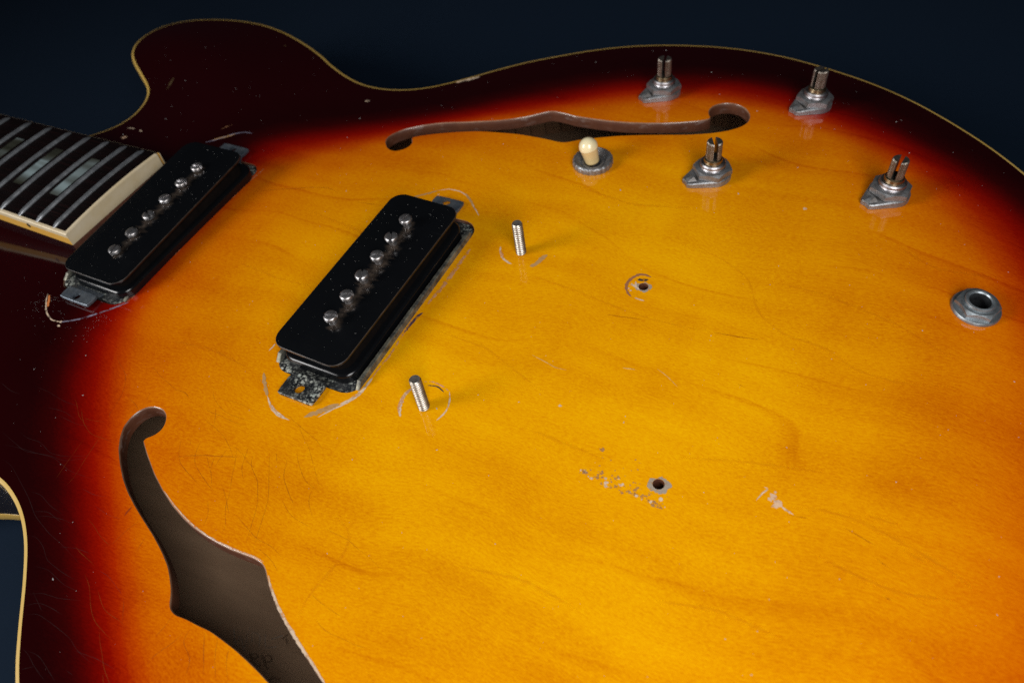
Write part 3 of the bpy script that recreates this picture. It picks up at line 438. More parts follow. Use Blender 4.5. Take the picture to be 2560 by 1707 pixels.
MAT = dict(
    burst=mat_sunburst(),
    rim=mat_simple('dark_side_lacquer', (.006, .0035, .004), .35, coat=1, spec=.3),
    binding=mat_simple('aged_amber_binding', (.56, .34, .055), .4, var=(.62, .42, .12), vscale=60, vamt=.6, coat=.6),
    cream=mat_simple('cream_binding', (.66, .56, .40), .38, var=(.58, .46, .27), vscale=160, vamt=.5, coat=.3),
    gold_side=mat_simple('yellowed_binding', (.64, .33, .05), .35, var=(.72, .42, .09), vscale=90, vamt=.5, coat=.5),
    inner=mat_simple('bare_inner_wood', (.22, .135, .080), .8, var=(.30, .19, .115), vscale=60, vamt=.5, bump=.25, bscale=500, spec=.2, aniso=(.6, 3, 1)),
    lining=mat_simple('lining_wood', (.17, .085, .046), .8, var=(.24, .13, .07), vscale=120, bump=.3, spec=.15),
    fwall=mat_fhole_wall(),
    edge=mat_simple('lacquer_edge', (.12, .040, .015), .4, var=(.27, .17, .11), vscale=150, vamt=.5, coat=.6),
    board=mat_fretboard(),
    pearl=mat_pearl(),
    fret=mat_steel('fret_wire', (.72, .75, .79), (.56, .59, .63), .33, 240, .05),
    neck=mat_simple('dark_cherry_neck_lacquer', (.013, .0035, .0045), .3, coat=1, spec=.3),
    rawneck=mat_simple('rough_mahogany', (.17, .055, .026), .8, var=(.07, .022, .012), vscale=260, vamt=.5, bump=.6, bscale=700),
    black=mat_black_plastic(),
    tape=mat_simple('dark_coil_tape', (.0028, .0024, .0024), .95, var=(.006, .0045, .004), vscale=240, vamt=.4, bump=.3, bscale=900, spec=.04),
    patina=mat_patina(),
    wallmetal=mat_steel('dull_bracket_edge', (.05, .052, .055), (.26, .25, .19), .5, 300, .3, .6),
    tabsteel=mat_steel('blued_steel_tab', (.12, .15, .19), (.20, .225, .25), .48, 330, .3, .8),
    screw=mat_steel('worn_nickel', (.62, .62, .64), (.36, .32, .30), .36, 420, .12, .95),
    post=mat_steel('bright_steel_thread', (.56, .52, .46), (.38, .34, .28), .40, 300, .05, 1.0),
    zinc=mat_steel('dull_zinc', (.36, .385, .41), (.22, .205, .195), .48, 260, .5, .85),
    shaft=mat_steel('aged_brass_shaft', (.26, .235, .205), (.17, .145, .12), .46, 420, .2, .95),
    collar=mat_steel('yellow_brass_collar', (.38, .30, .18), (.24, .185, .11), .34, 400, .08, 1.0),
    bush=mat_steel('nickel_bushing', (.42, .42, .45), (.29, .24, .22), .42, 380, .1, 1.0),
    jack=mat_steel('nickel_jack', (.33, .375, .405), (.22, .24, .25), .44, 330, .15, .85),
    tip=mat_simple('cream_plastic', (.74, .66, .42), .22, var=(.70, .60, .36), vscale=60, coat=.6, spec=.5),
    tipbase=mat_simple('amber_cream_plastic', (.68, .47, .20), .28, var=(.66, .50, .25), vscale=90, coat=.4),
    dotm=mat_simple('black_side_dot', (.01, .009, .009), .4),
    thread_dirt_shade=mat_steel('dirty_shaded_thread_root', (.24, .22, .20), (.13, .115, .10), .5, 300, .1, .7),  # root grime, with the shade of the groove put into the colour
    socket=mat_steel('dark_socket', (.05, .055, .06), (.02, .02, .022), .4, 300, .1, .6),
    rubbed=mat_simple('rubbed_plastic_edge', (.010, .009, .009), .45, var=(.05, .035, .025), vscale=260, vamt=.3),
    slot=mat_simple('dark_brown_slot', (.035, .022, .016), .7),  # plain dark brown for the floor of the screw slots
    void=mat_simple('dark_hole', (.02, .012, .008), .8),
    dust=mat_simple('pale_dust', (.38, .38, .37), .9, spec=.1),
    grime=mat_line('brown_grime', (.075, .055, .042), .75, 500, 0.0),
    table=None,
)
WORN = dict(
    pale=mat_worn('chipped_pale_and_rim_glint', (.74, .56, .40), .42), pink=mat_worn('chafed_pink', (.74, .36, .17), .52, 520),  # pale also colours the painted f-hole rim highlights
    tan=mat_worn('bare_wood_tan', (.52, .30, .12), .34), dark=mat_worn('dirt_dark', (.06, .045, .035), .42),
    rust=mat_worn('chipped_rust', (.36, .15, .07), .38), orange=mat_worn('bare_wood_orange', (.70, .22, .06), .30),
    blue=mat_worn('chafed_bluish', (.24, .22, .30), .44), umber=mat_worn('dull_umber', (.09, .055, .022), .38),
    grey=mat_worn('dull_grey_flake', (.46, .24, .10), .52, 1100), chip=mat_worn('chip_pale_wood', (.76, .50, .32), .42),
    bruise=mat_worn('bruise_blue', (.09, .05, .07), .42), streak=mat_line('mineral_streak', (.34, .075, .002), .6), growth=mat_line('growth_ring', (.50, .125, .001), .17),
    redline=mat_line('red_scratch', (.20, .02, .005), 1.0),
    check=mat_line('check_line', (.24, .055, .003), .75), checkdark=mat_line('check_line_dark', (.045, .030, .029), .36), faint=mat_worn('faint_scratch', (.80, .47, .14), .5),
    pencil=mat_line('scratched_writing', (.34, .27, .21), .8), stamp=mat_line('faded_stamp', (.03, .019, .013), .4),
)

def mat_table():
    M = Mat('navy_paper')
    f = M.noise(M.coords((1, 1, 1)), 900, 3, .6)
    M.l(M.mix(f, (.0026, .0086, .0195), (.0034, .0104, .0232)), M.b.inputs['Base Color'])
    M.set(Roughness=.9, Specular_IOR_Level=.12)
    M.bump(f, .12, .0002)
    return M.m
MAT['table'] = mat_table()

# ------------------------------------------------------------------ mesh helpers (all input in mm)
col = scene.collection

def link(name, me, parent=None, loc=(0, 0, 0), rotm=None):
    o = bpy.data.objects.new(name, me)
    col.objects.link(o)
    if parent is not None:
        o.parent = parent
    m = Matrix.Translation(Vector(loc) * MM)
    if rotm is not None:
        m = m @ rotm
    o.matrix_basis = m
    return o

def mesh(name, verts, faces, mats, smooth=True, angle=35, fmat=None):
    me = bpy.data.meshes.new(name)
    me.from_pydata([(v[0] * MM, v[1] * MM, v[2] * MM) for v in verts], [], faces)
    for m in (mats if isinstance(mats, (list, tuple)) else [mats]):
        me.materials.append(m)
    if fmat is not None:
        me.polygons.foreach_set('material_index', fmat)
    me.validate()
    bm = bmesh.new()
    bm.from_mesh(me)
    bmesh.ops.recalc_face_normals(bm, faces=bm.faces)
    bm.to_mesh(me)
    bm.free()
    if smooth:
        me.polygons.foreach_set('use_smooth', [True] * len(me.polygons))
        me.set_sharp_from_angle(angle=math.radians(angle))
    me.update()
    return me

class MB:
    def __init__(self):
        self.v, self.f, self.m = [], [], []
    def rings(self, rings, cap0=True, cap1=True, closed=True, mi=0):
        n = len(rings[0])
        b = len(self.v)
        for r in rings:
            self.v += [tuple(q) for q in r]
        for k in range(len(rings) - 1):
            for i in range(n if closed else n - 1):
                j = (i + 1) % n
                self.f.append((b + k * n + i, b + k * n + j, b + (k + 1) * n + j, b + (k + 1) * n + i))
                self.m.append(mi)
        if cap0:
            self.f.append(tuple(b + i for i in range(n))[::-1])
            self.m.append(mi)
        if cap1:
            self.f.append(tuple(b + (len(rings) - 1) * n + i for i in range(n)))
            self.m.append(mi)
        return self
    def lathe(self, prof, n=32, cap0=True, cap1=True, c=(0, 0), mi=0):
        rs = []
        for r, z in prof:
            rs.append([(c[0] + r * math.cos(2 * math.pi * i / n), c[1] + r * math.sin(2 * math.pi * i / n), z) for i in range(n)])
        return self.rings(rs, cap0, cap1, mi=mi)
    def box(self, x0, x1, y0, y1, z0, z1, mi=0):
        return self.rings([[(x0, y0, z0), (x1, y0, z0), (x1, y1, z0), (x0, y1, z0)], [(x0, y0, z1), (x1, y0, z1), (x1, y1, z1), (x0, y1, z1)]], mi=mi)
    def mesh(self, name, mats, **kw):
        return mesh(name, self.v, self.f, mats, fmat=self.m, **kw)

def rrect(cx, cy, w, l, r, n=6, inset=0.0):
    hw, hl, r = w / 2 - inset, l / 2 - inset, max(.05, r - inset)
    pts = []
    for sx, sy, a0 in ((1, 1, 0), (-1, 1, 90), (-1, -1, 180), (1, -1, 270)):
        for k in range(n + 1):
            a = math.radians(a0 + 90 * k / n)
            pts.append((cx + sx * (hw - r) + r * math.cos(a), cy + sy * (hl - r) + r * math.sin(a)))
    return pts

def slab(mb, cx, cy, w, l, r, z0, z1, bev=.6, nb=4, botbev=0.0, mi=0):
    rs = []
    if botbev:
        rs.append([(x, y, z0) for x, y in rrect(cx, cy, w, l, r, inset=botbev)])
        rs.append([(x, y, z0 + botbev) for x, y in rrect(cx, cy, w, l, r)])
    else:
        rs.append([(x, y, z0) for x, y in rrect(cx, cy, w, l, r)])
    for k in range(nb + 1):
        a = math.pi / 2 * k / nb
        rs.append([(x, y, z1 - bev + bev * math.sin(a)) for x, y in rrect(cx, cy, w, l, r, inset=bev * (1 - math.cos(a)))])
    return mb.rings(rs, mi=mi)

def offset_closed(P, d):
    P = np.asarray(P, float)
    t = np.roll(P, -1, 0) - np.roll(P, 1, 0)
    t /= np.linalg.norm(t, axis=1)[:, None] + 1e-9
    n = np.stack([-t[:, 1], t[:, 0]], 1)
    area = .5 * np.sum(P[:, 0] * np.roll(P[:, 1], -1) - np.roll(P[:, 0], -1) * P[:, 1])
    if area < 0:
        n = -n
    return P + n * d      # positive d moves inward

def zrot_to(nv, ang=0.0):
    return Vector((0, 0, 1)).rotation_difference(nv).to_matrix().to_4x4() @ Matrix.Rotation(ang, 4, 'Z')

# ------------------------------------------------------------------ table
Z_TABLE = Z_BACK - A_DROP - 0.8
tb = MB()
tb.rings([[(-2600, -1500, Z_TABLE), (2600, -1500, Z_TABLE), (2600, 3200, Z_TABLE), (-2600, 3200, Z_TABLE)]], cap0=False)
table = link('table_top', tb.mesh('table_top', MAT['table'], smooth=False))
table['kind'] = 'structure'
table['label'] = 'dark navy paper surface under the guitar'

# ------------------------------------------------------------------ guitar
guitar = bpy.data.objects.new('electric_guitar', None)
col.objects.link(guitar)
guitar.location = (0, 0, Z_TABLE * MM)
guitar['label'] = 'worn sunburst hollow-body electric guitar with pale binding, stripped of strings and knobs'
guitar['category'] = 'guitar'
G0 = Vector((0, 0, Z_TABLE))

def gpart(name, me, loc=(0, 0, 0), rotm=None):
    return link(name, me, guitar, Vector(loc) - G0, rotm)

# holes through the top
def smooth_hole(P, step=1.1, sig=.9):
    return resample(gsm(resample(P, .7, closed=True), sig, closed=True), step, closed=True)
fh_t = smooth_hole(FHOLE_T)
fh_b = smooth_hole(FHOLE_B)
rout_b = np.array(rrect(-33.4, -2.2, 35.4, 89.5, 6.5, 7))
rout_n = np.array(rrect(-145.2, -0.2, 36.0, 90.0, 6.5, 7))
rout_b = resample(rout_b, 1.5, closed=True)
rout_n = resample(rout_n, 1.5, closed=True)
circle = lambda cx, cy, r, n: np.array([(cx + r * math.cos(2 * math.pi * i / n), cy + r * math.sin(2 * math.pi * i / n)) for i in range(n)])
SH = [(55.1, 32.9, 1.75), (86.9, -39.3, 1.75)]
holes = [fh_t, fh_b, rout_b, rout_n] + [circle(x, y, r, 20) for x, y, r in SH] + [circle(158.4, 62.8, 4.2, 24), circle(11.3, 91.2, 4.2, 24)]
inner_out = offset_closed(OUT, 1.4)

# triangulated sheet with real openings
pts, edges = [], []
for P in [inner_out] + holes:
    b = len(pts)
    pts += [tuple(q) for q in P]
    edges += [(b + i, b + (i + 1) % len(P)) for i in range(len(P))]
gs = 2.6
gxx, gyy = np.meshgrid(np.arange(-300, 215, gs), np.arange(-215, 215, gs), indexing='ij')
gxx = gxx + np.where((np.arange(gxx.shape[1]) % 2)[None, :] == 1, gs / 2, 0)
gxx, gyy = gxx.ravel(), gyy.ravel()
keep = inside(gxx, gyy, inner_out) & (bil(DG, gxx, gyy) > 2.9)
gxx, gyy = gxx[keep], gyy[keep]
for P in holes:
    lo, hi = P.min(0) - 3, P.max(0) + 3
    m = (gxx > lo[0]) & (gxx < hi[0]) & (gyy > lo[1]) & (gyy < hi[1])
    bad = np.zeros(len(gxx), bool)
    bad[m] = inside(gxx[m], gyy[m], P) | (seg_dist(gxx[m], gyy[m], P) < 1.0)
    gxx, gyy = gxx[~bad], gyy[~bad]
pts += list(zip(gxx.tolist(), gyy.tolist()))
rv, re_, rf, _, _, _ = delaunay_2d_cdt([Vector(q) for q in pts], edges, [], 0, 1e-5)
V2 = np.array([(v.x, v.y) for v in rv])
F = np.array([f for f in rf if len(f) == 3])
cen = V2[F].mean(1)
ok = inside(cen[:, 0], cen[:, 1], inner_out)
for P in holes:
    lo, hi = P.min(0), P.max(0)
    m = ok & (cen[:, 0] > lo[0]) & (cen[:, 0] < hi[0]) & (cen[:, 1] > lo[1]) & (cen[:, 1] < hi[1])
    ii = np.where(m)[0]
    ok[ii[inside(cen[ii, 0], cen[ii, 1], P)]] = False
F = F[ok]
a, b, c = V2[F[:, 0]], V2[F[:, 1]], V2[F[:, 2]]
flip = ((b - a)[:, 0] * (c - a)[:, 1] - (b - a)[:, 1] * (c - a)[:, 0]) < 0
F[flip] = F[flip][:, ::-1]
zs = bil(HG, V2[:, 0], V2[:, 1])
me = bpy.data.meshes.new('top_plate')
me.from_pydata(np.column_stack([V2, zs]).__mul__(MM).tolist(), [], F.tolist())
me.materials.append(MAT['burst'])
at = me.attributes.new('burst', 'FLOAT', 'POINT')
at.data.foreach_set('value', bil(BURST, V2[:, 0], V2[:, 1]).astype(np.float32))
me.polygons.foreach_set('use_smooth', [True] * len(me.polygons))
nx, ny = -bil(GHX, V2[:, 0], V2[:, 1]), -bil(GHY, V2[:, 0], V2[:, 1])
nn = np.column_stack([nx, ny, np.ones(len(nx))])
nn /= np.linalg.norm(nn, axis=1)[:, None]
me.normals_split_custom_set_from_vertices(nn.tolist())
me.update()
top = gpart('top_plate', me)
top['label'] = 'arched sunburst top, amber centre fading through red to black'

# walls of the openings
def wall_strip(name, P, depth, matl, bev=.35, label=None):
    z0 = bil(HG, P[:, 0], P[:, 1])
    P1 = offset_closed(P, bev)
    P0 = offset_closed(P, 0.0)
    n = len(P)
    v, f, fm, worn = [], [], [], []
    levels = [(P0, z0, 1), (offset_closed(P, bev * .35), z0 - bev * .25, 1), (P1, z0 - bev, 1), (P1, z0 - depth * .4, .9), (P1, z0 - depth * .75, .35), (P1, z0 - depth, .1)]
    for Q, z, w in levels:
        v += np.column_stack([Q, z]).tolist()
        worn += [w] * n
    for k in range(len(levels) - 1):
        for i in range(n):
            j = (i + 1) % n
            f.append((k * n + i, k * n + j, (k + 1) * n + j, (k + 1) * n + i))
            fm.append(1 if k < 2 else 0)
    me = bpy.data.meshes.new(name)
    me.from_pydata((np.array(v) * MM).tolist(), [], f)
    me.materials.append(matl)
    me.materials.append(MAT['edge'])
    me.polygons.foreach_set('material_index', fm)
    a_ = me.attributes.new('worn', 'FLOAT', 'POINT')
    a_.data.foreach_set('value', worn)
    me.polygons.foreach_set('use_smooth', [True] * len(f))
    me.update()
    o = gpart(name, me)
    if label:
        o['label'] = label
    return o
wall_strip('f_hole_edge', fh_t, 5.2, MAT['fwall'], label='scuffed brown inner edge of the f-hole beside the control shafts')
wall_strip('f_hole_edge', fh_b, 5.2, MAT['fwall'], label='brown inner edge of the f-hole on the bass side')
wall_strip('pickup_cavity_edge', rout_b, 6.0, MAT['fwall'], bev=.15)
wall_strip('pickup_cavity_edge', rout_n, 6.0, MAT['fwall'], bev=.15)
for x, y, r in SH:
    hb = MB()
    z = hgt(x, y)
    rings = []
    for k in range(9):
        zz = z - k * 1.1
        rr = r - (.28 if k % 2 else 0.0)
        rings.append([(x + rr * math.cos(2 * math.pi * i / 20), y + rr * math.sin(2 * math.pi * i / 20), zz) for i in range(20)])
    hb.rings(rings, cap0=False, cap1=True)
    gpart('screw_hole', hb.mesh('screw_hole', MAT['fwall']))

# binding, rim, back
def ring_mesh(name, levels, matl, angle=40):
    mb = MB()
    mb.rings([np.column_stack([Q, z]).tolist() for Q, z in levels], cap0=False, cap1=False)
    return mb.mesh(name, matl, angle=angle)
zo = bil(HG, OUT[:, 0], OUT[:, 1])
zi = bil(HG, inner_out[:, 0], inner_out[:, 1])
zb = np.full(len(OUT), Z_BACK)
gpart('top_binding', ring_mesh('top_binding', [(offset_closed(OUT, 2.2), zi - .4), (inner_out, zi + .02), (offset_closed(OUT, .7), zo + .06), (offset_closed(OUT, .25), zo - .12), (OUT, zo - .6), (OUT, zo - 3.2), (offset_closed(OUT, .4), zo - 3.3)], MAT['binding']))
gpart('rim', ring_mesh('rim', [(offset_closed(OUT, .15), zo - 3.1), (offset_closed(OUT, .15), zb + 4.5)], MAT['rim']))
gpart('back_binding', ring_mesh('back_binding', [(offset_closed(OUT, .4), zb + 4.7), (OUT, zb + 4.6), (OUT, zb + .6), (offset_closed(OUT, .3), zb + .1), (offset_closed(OUT, 1.7), zb - .05)], MAT['binding']))
lin_in = offset_closed(OUT, 4.5)
gpart('rim_inner_face', ring_mesh('rim_inner_face', [(lin_in, zo - 2.5), (lin_in, zb + 2.0)], MAT['lining']))
def sheet(name, P, zfun, matl, step=7.0):
    pts = [tuple(q) for q in P]
    ed = [(i, (i + 1) % len(P)) for i in range(len(P))]
    gx_, gy_ = np.meshgrid(np.arange(-300, 215, step), np.arange(-215, 215, step), indexing='ij')
    gx_, gy_ = gx_.ravel(), gy_.ravel()
    k = inside(gx_, gy_, P) & (bil(DG, gx_, gy_) > 7)
    pts += list(zip(gx_[k].tolist(), gy_[k].tolist()))
    rv, _, rf, _, _, _ = delaunay_2d_cdt([Vector(q) for q in pts], ed, [], 0, 1e-5)
    V = np.array([(v.x, v.y) for v in rv])
    F = np.array([f for f in rf if len(f) == 3])
    ce = V[F].mean(1)
    F = F[inside(ce[:, 0], ce[:, 1], P)]
    return mesh(name, np.column_stack([V, zfun(V[:, 0], V[:, 1])]).tolist(), F.tolist(), matl, angle=60)
gpart('back_plate', sheet('back_plate', resample(offset_closed(OUT, 1.7), 4, closed=True), lambda x, y: back_z(x, y), MAT['rim']))
bi = gpart('back_inner_face', sheet('back_inner_face', resample(offset_closed(OUT, 4.3), 4, closed=True), lambda x, y: back_z(x, y, True), MAT['inner']))
bi['label'] = 'bare brown wood inside the body with faint scratched writing'

# kerfed lining along the treble rim, seen through the far f-hole
P = offset_closed(OUT, 4.6)
sel = P[(P[:, 1] > 90) & (P[:, 0] > -95) & (P[:, 0] < 75)]
sel = sel[np.argsort(sel[:, 0])]
sel = resample(sel, 8.2)
lb = MB()
lb.rings([[(-3.7, -9, 0), (3.7, -9, 0), (3.7, 0, 0), (-3.7, 0, 0)], [(-3.7, -8.5, 6), (3.7, -8.5, 6), (3.7, 0, 6), (-3.7, 0, 6)], [(-3.7, -2, 19), (3.7, -2, 19), (3.7, 0, 19), (-3.7, 0, 19)]])
lme = lb.mesh('lining_block', MAT['lining'], smooth=False)
for i in range(len(sel) - 1):
    q = (sel[i] + sel[i + 1]) / 2
    d = sel[i + 1] - sel[i]
    gpart('lining_block', lme, (q[0], q[1], Z_BACK + 1.5), Matrix.Rotation(math.atan2(d[1], d[0]), 4, 'Z'))

# ------------------------------------------------------------------ fretboard and neck
S = 628.0
fx = lambda n: -S * 2 ** (-n / 12)
XE = -167.6
def half_w(x):
    return 27.9 + (-(x - XE)) * (-0.0158)
def zb_top(x, y):          # 12 inch radius board
    return 10.0 + (28.0 ** 2 - y * y) / 610.0
def board_strip(x0, x1, y0f, y1f, n=14, dz=0.0):
    r0, r1 = [], []
    for k in range(n + 1):
        t = k / n
        ya = y0f(x0) + (y1f(x0) - y0f(x0)) * t
        yb = y0f(x1) + (y1f(x1) - y0f(x1)) * t
        r0.append((x0, ya, zb_top(x0, ya) + dz))
        r1.append((x1, yb, zb_top(x1, yb) + dz))
    return r0, r1
XN = -345.0
YC = -0.3
mb = MB()
r0, r1 = board_strip(XN, XE - 1.5, lambda x: YC - half_w(x) + 1.4, lambda x: YC + half_w(x) - .35)
def close(r):
    return r + [(r[-1][0], r[-1][1], 4.2), (r[0][0], r[0][1], 4.2)]
mb.rings([close(r0), close(r1)])
fb = gpart('fretboard', mb.mesh('fretboard', MAT['board'], angle=30))
fb['label'] = 'dark rosewood fretboard end with small pearl block inlays'
def sub(name, me, parent, loc=(0, 0, 0), rotm=None):
    return link(name, me, parent, loc, rotm)
# binding of the board: near side, far side, end
for s in (-1, 1):
    mb = MB()
    rr = []
    for x in (XN, XE):
        yo = YC + s * half_w(x)
        yi = YC + s * (half_w(x) - (1.4 if s < 0 else .35))
        z = zb_top(x, yo) - (0 if s < 0 else .2)
        rr.append([(x, yi, z + .13), (x, yo - s * (.35 if s < 0 else .1), z + .04), (x, yo, z - .35), (x, yo, z - 2.1), (x, yo, 4.2), (x, yi, 4.2)])
    mb.rings(rr)
    me = mb.mesh('board_binding', [MAT['cream'], MAT['gold_side']], angle=30)
    for p_ in me.polygons:
        c_ = p_.center / MM
        if abs(p_.normal.y) > .9 and c_.z < 7.2:
            p_.material_index = 1
    sub('board_binding', me, fb)
mb = MB()
r0, r1 = board_strip(XE - 1.5, XE, lambda x: YC - half_w(x) + 1.4, lambda x: YC + half_w(x) - 1.4, dz=.06)
w2 = half_w(XE)
ra = [(XE - 1.5, y, z) for x, y, z in r0]
rb = [(XE - .35, y, z) for x, y, z in r1]
rc = [(XE, y, z - .4) for x, y, z in r1]
mb.rings([close(ra), close(rb), close(rc)])
sub('end_binding', mb.mesh('end_binding', MAT['cream'], angle=30), fb)
# side dot
mb = MB()
mb.lathe([(1.05, 0), (1.05, .12)], 16)
sub('side_dot', mb.mesh('side_dot', MAT['dotm']), fb, (-192.4, YC - half_w(-192.4) + .02, 7.4), Matrix.Rotation(math.radians(90), 4, 'X'))
# frets
for n in range(12, 23):
    x = fx(n)
    if x < XN + 3:
        continue
    hw = half_w(x) - 1.15
    mb = MB()
    rr = []
    N = 22
    for k in range(N + 1):
        t = k / N
        y = YC - hw + 2 * hw * t
        e = min(1.0, min(t, 1 - t) * 2 * hw / 1.3)
        e = math.sqrt(max(.06, 1 - (1 - e) ** 2))
        z = zb_top(x, y)
        rr.append([(x + 1.05 * math.cos(a) * (.6 + .4 * e), y, z - .1 + 1.15 * e * math.sin(a)) for a in np.linspace(0, math.pi, 9)])
    mb.rings(rr)
    sub('fret', mb.mesh('fret', MAT['fret'], angle=60), fb)
# inlays
for n in (15, 17, 19, 21):
    xm = (fx(n) + fx(n - 1)) / 2 + .2
    mb = MB()
    N = 10
    rows = []
    for k in range(N + 1):
        y = .9 - 12.5 + 25.0 * k / N
        z = zb_top(xm, y)
        rows.append([(xm - 2.6, y, z - .8), (xm + 2.6, y, z - .8), (xm + 2.6, y, z + .05), (xm - 2.6, y, z + .05)])
    mb.rings(rows)
    sub('block_inlay', mb.mesh('block_inlay', MAT['pearl'], angle=30), fb)
# neck below the board
mb = MB()
rr = []
for x in (XN, -262, -240, XE - .25):
    w = half_w(x) - .1
    dep = 20.0
    rr.append([(x, YC - w, 4.2), (x, YC - w, 2.5)] + [(x, YC - w * math.cos(a), 2.5 - dep * math.sin(a) ** .9) for a in np.linspace(.06, math.pi - .06, 15)] + [(x, YC + w, 2.5), (x, YC + w, 4.2)])
mb.rings(rr)
mb.m[-1] = 1
gpart('neck', mb.mesh('neck', [MAT['neck'], MAT['rawneck']], angle=40))

# ------------------------------------------------------------------ hardware on the top
def hexring(r, z, rot=0.0, n=6):
    return [(r * math.cos(rot + 2 * math.pi * i / n), r * math.sin(rot + 2 * math.pi * i / n), z) for i in range(n)]

def hexnut(af, z0, z1, bore, rot=0.0, chamfer=.7):
    """hex nut with a chamfered crown: 48 samples, hexagon below, circle-clipped above"""
    n = 60
    mb = MB()
    def hexr(a):
        s = (a - rot) % (math.pi / 3) - math.pi / 6
        return af / 2 / math.cos(s)
    R = af / 2 / math.cos(math.pi / 6)
    rings = []
    angs = [2 * math.pi * i / n + rot for i in range(n)]
    rings.append([(min(hexr(a), R) * math.cos(a), min(hexr(a), R) * math.sin(a), z0) for a in angs])
    # top edge of flats dips at the corners like a turned chamfer
    zt = []
    for a in angs:
        rr = hexr(a)
        dz = max(0.0, (rr - af / 2) / (R - af / 2)) * chamfer
        zt.append((rr * math.cos(a), rr * math.sin(a), z1 - .12 - dz))
    rings.append(zt)
    rings.append([((af / 2 - .25) * math.cos(a), (af / 2 - .25) * math.sin(a), z1) for a in angs])
    rings.append([(bore * math.cos(a), bore * math.sin(a), z1) for a in angs])
    rings.append([(bore * math.cos(a), bore * math.sin(a), z0) for a in angs])
    mb.rings(rings, cap0=False, cap1=False)
    return mb

def thread_profile(r, z0, z1, pitch, depth):
    prof = []
    n = int((z1 - z0) / pitch)
    for i in range(n):
        z = z0 + i * pitch
        prof += [(r - depth, z), (r - depth * .15, z + pitch * .35), (r, z + pitch * .5), (r - depth * .15, z + pitch * .65)]
    prof.append((r - depth, z0 + n * pitch))
    return prof

# bridge posts: real helical threads
def make_post():
    mb = MB()
    pitch, r, dep, n = .95, 1.98, .36, 24
    h = 15.2
    steps = int(h / pitch * 10)
    rings = []
    for k in range(steps + 1):
        z = h * k / steps
        ring = []
        for i in range(n):
            a = 2 * math.pi * i / n
            ph = ((z / pitch) - i / n) % 1.0
            tri = abs(ph * 2 - 1)
            rr = r - dep * (1 - min(1, tri * 1.25))
            e = max(0, z - (h - .45)) / .45
            rr = min(rr, r - .35 * e)
            ring.append((rr * math.cos(a), rr * math.sin(a), z))
        rings.append(ring)
    mb.rings(rings, cap0=False)
    # dirt and painted-in groove shade in the roots of the thread
    for q, f in enumerate(mb.f[:-1]):
        rm = sum(math.hypot(mb.v[t][0], mb.v[t][1]) for t in f) / 4
        if rm < r - dep * .55 and mb.v[f[0]][2] < h - .6:
            mb.m[q] = 1
    mb.m[-1] = 1
    return mb.mesh('bridge_post', [MAT['post'], MAT['thread_dirt_shade']], angle=50)
pme = make_post()
for (x, y, tx, ty, lab) in ((6.5, 33.9, .6, .3, 'bare threaded steel bridge post nearer the switch'), (8.3, -41.5, -.5, -.4, 'bare threaded steel bridge post nearer the bass-side f-hole')):
    z = hgt(x, y)
    o = gpart('bridge_post', pme, (x, y, z - .4), Matrix.Rotation(math.radians(tx), 4, 'X') @ Matrix.Rotation(math.radians(ty), 4, 'Y'))
    o['label'] = lab

# potentiometers
def pointer_mesh():
    # teardrop plate with a bent-down pointed tip along +x
    R, Lp = 7.4, 11.9
    ang = math.acos(R / Lp) if Lp > R else .5
    th = math.acos((R - .9) / Lp)
    pts = []
    for k in range(25):
        a = th + (2 * math.pi - 2 * th) * k / 24
        pts.append((R * math.cos(a), R * math.sin(a)))
    pts += [(Lp - .9, -2.9), (Lp, -1.9), (Lp - .3, .2), (Lp + .1, 1.8), (Lp - .9, 2.8)]
    mb = MB()
    def lift(x):
        return 0.0 if x < R - 1 else -(x - R + 1) * .06
    lo = [(x, y, .05) for x, y in pts]
    mi = [(x, y, 2.1 + lift(x) * 2) for x, y in pts]
    hi = [(x * .965, y * .93, 2.5 + lift(x) * 2) for x, y in pts]
    mb.rings([lo, mi, hi])
    # raised crimp ridge near the tip
    mb.rings([[(8.0, -2.7, 1.9), (11.4, -1.8, 1.5), (11.5, 1.7, 1.5), (8.0, 2.7, 1.9)], [(8.4, -.5, 3.1), (10.4, -.9, 2.3), (10.8, .9, 2.3), (8.4, .6, 3.1)]])
    return mb.mesh('pointer_washer', MAT['zinc'], angle=25)
def shaft_mesh():
    mb = MB()
    # two knurled half-shafts either side of the slot
    n, r = 40, 3.0
    for s in (-1, 1):
        def prof(z, rad):
            ring = []
            a0 = math.asin(.72 / rad)
            N = 26
            for k in range(N + 1):
                a = a0 + (math.pi - 2 * a0) * k / N
                rr = rad - (.16 if (k % 2 and 0 < k < N) else 0)
                ring.append((rr * math.cos(a), s * rr * math.sin(a), z))
            return ring if s > 0 else ring[::-1]
        mb.rings([prof(8.4, r), prof(16.0, r), prof(16.5, r - .35)])
    mb.lathe([(2.9, 7.4), (2.9, 8.6), (2.5, 8.65)], 32)
    return mb.mesh('shaft', MAT['shaft'], angle=20)
def collar_mesh():
    mb = MB()
    mb.lathe([(3.6, 6.6), (3.65, 8.1), (3.45, 8.8), (2.95, 9.1)], 36, cap0=False, cap1=False)
    return mb.mesh('shaft_collar', MAT['collar'], angle=40)
def bushing_mesh():
    mb = MB()
    mb.lathe([(4.8, .2)] + thread_profile(5.0, 3.2, 6.0, .9, .32) + [(5.0, 6.1), (4.9, 6.8), (4.5, 7.3), (3.6, 7.4)], 40, cap0=False, cap1=True)
    return mb.mesh('potentiometer', MAT['bush'], angle=30)
nutme = hexnut(13.3, 2.5, 5.0, 4.85).mesh('hex_nut', MAT['zinc'], angle=18)
ptm, shm, clm, bsm = pointer_mesh(), shaft_mesh(), collar_mesh(), bushing_mesh()
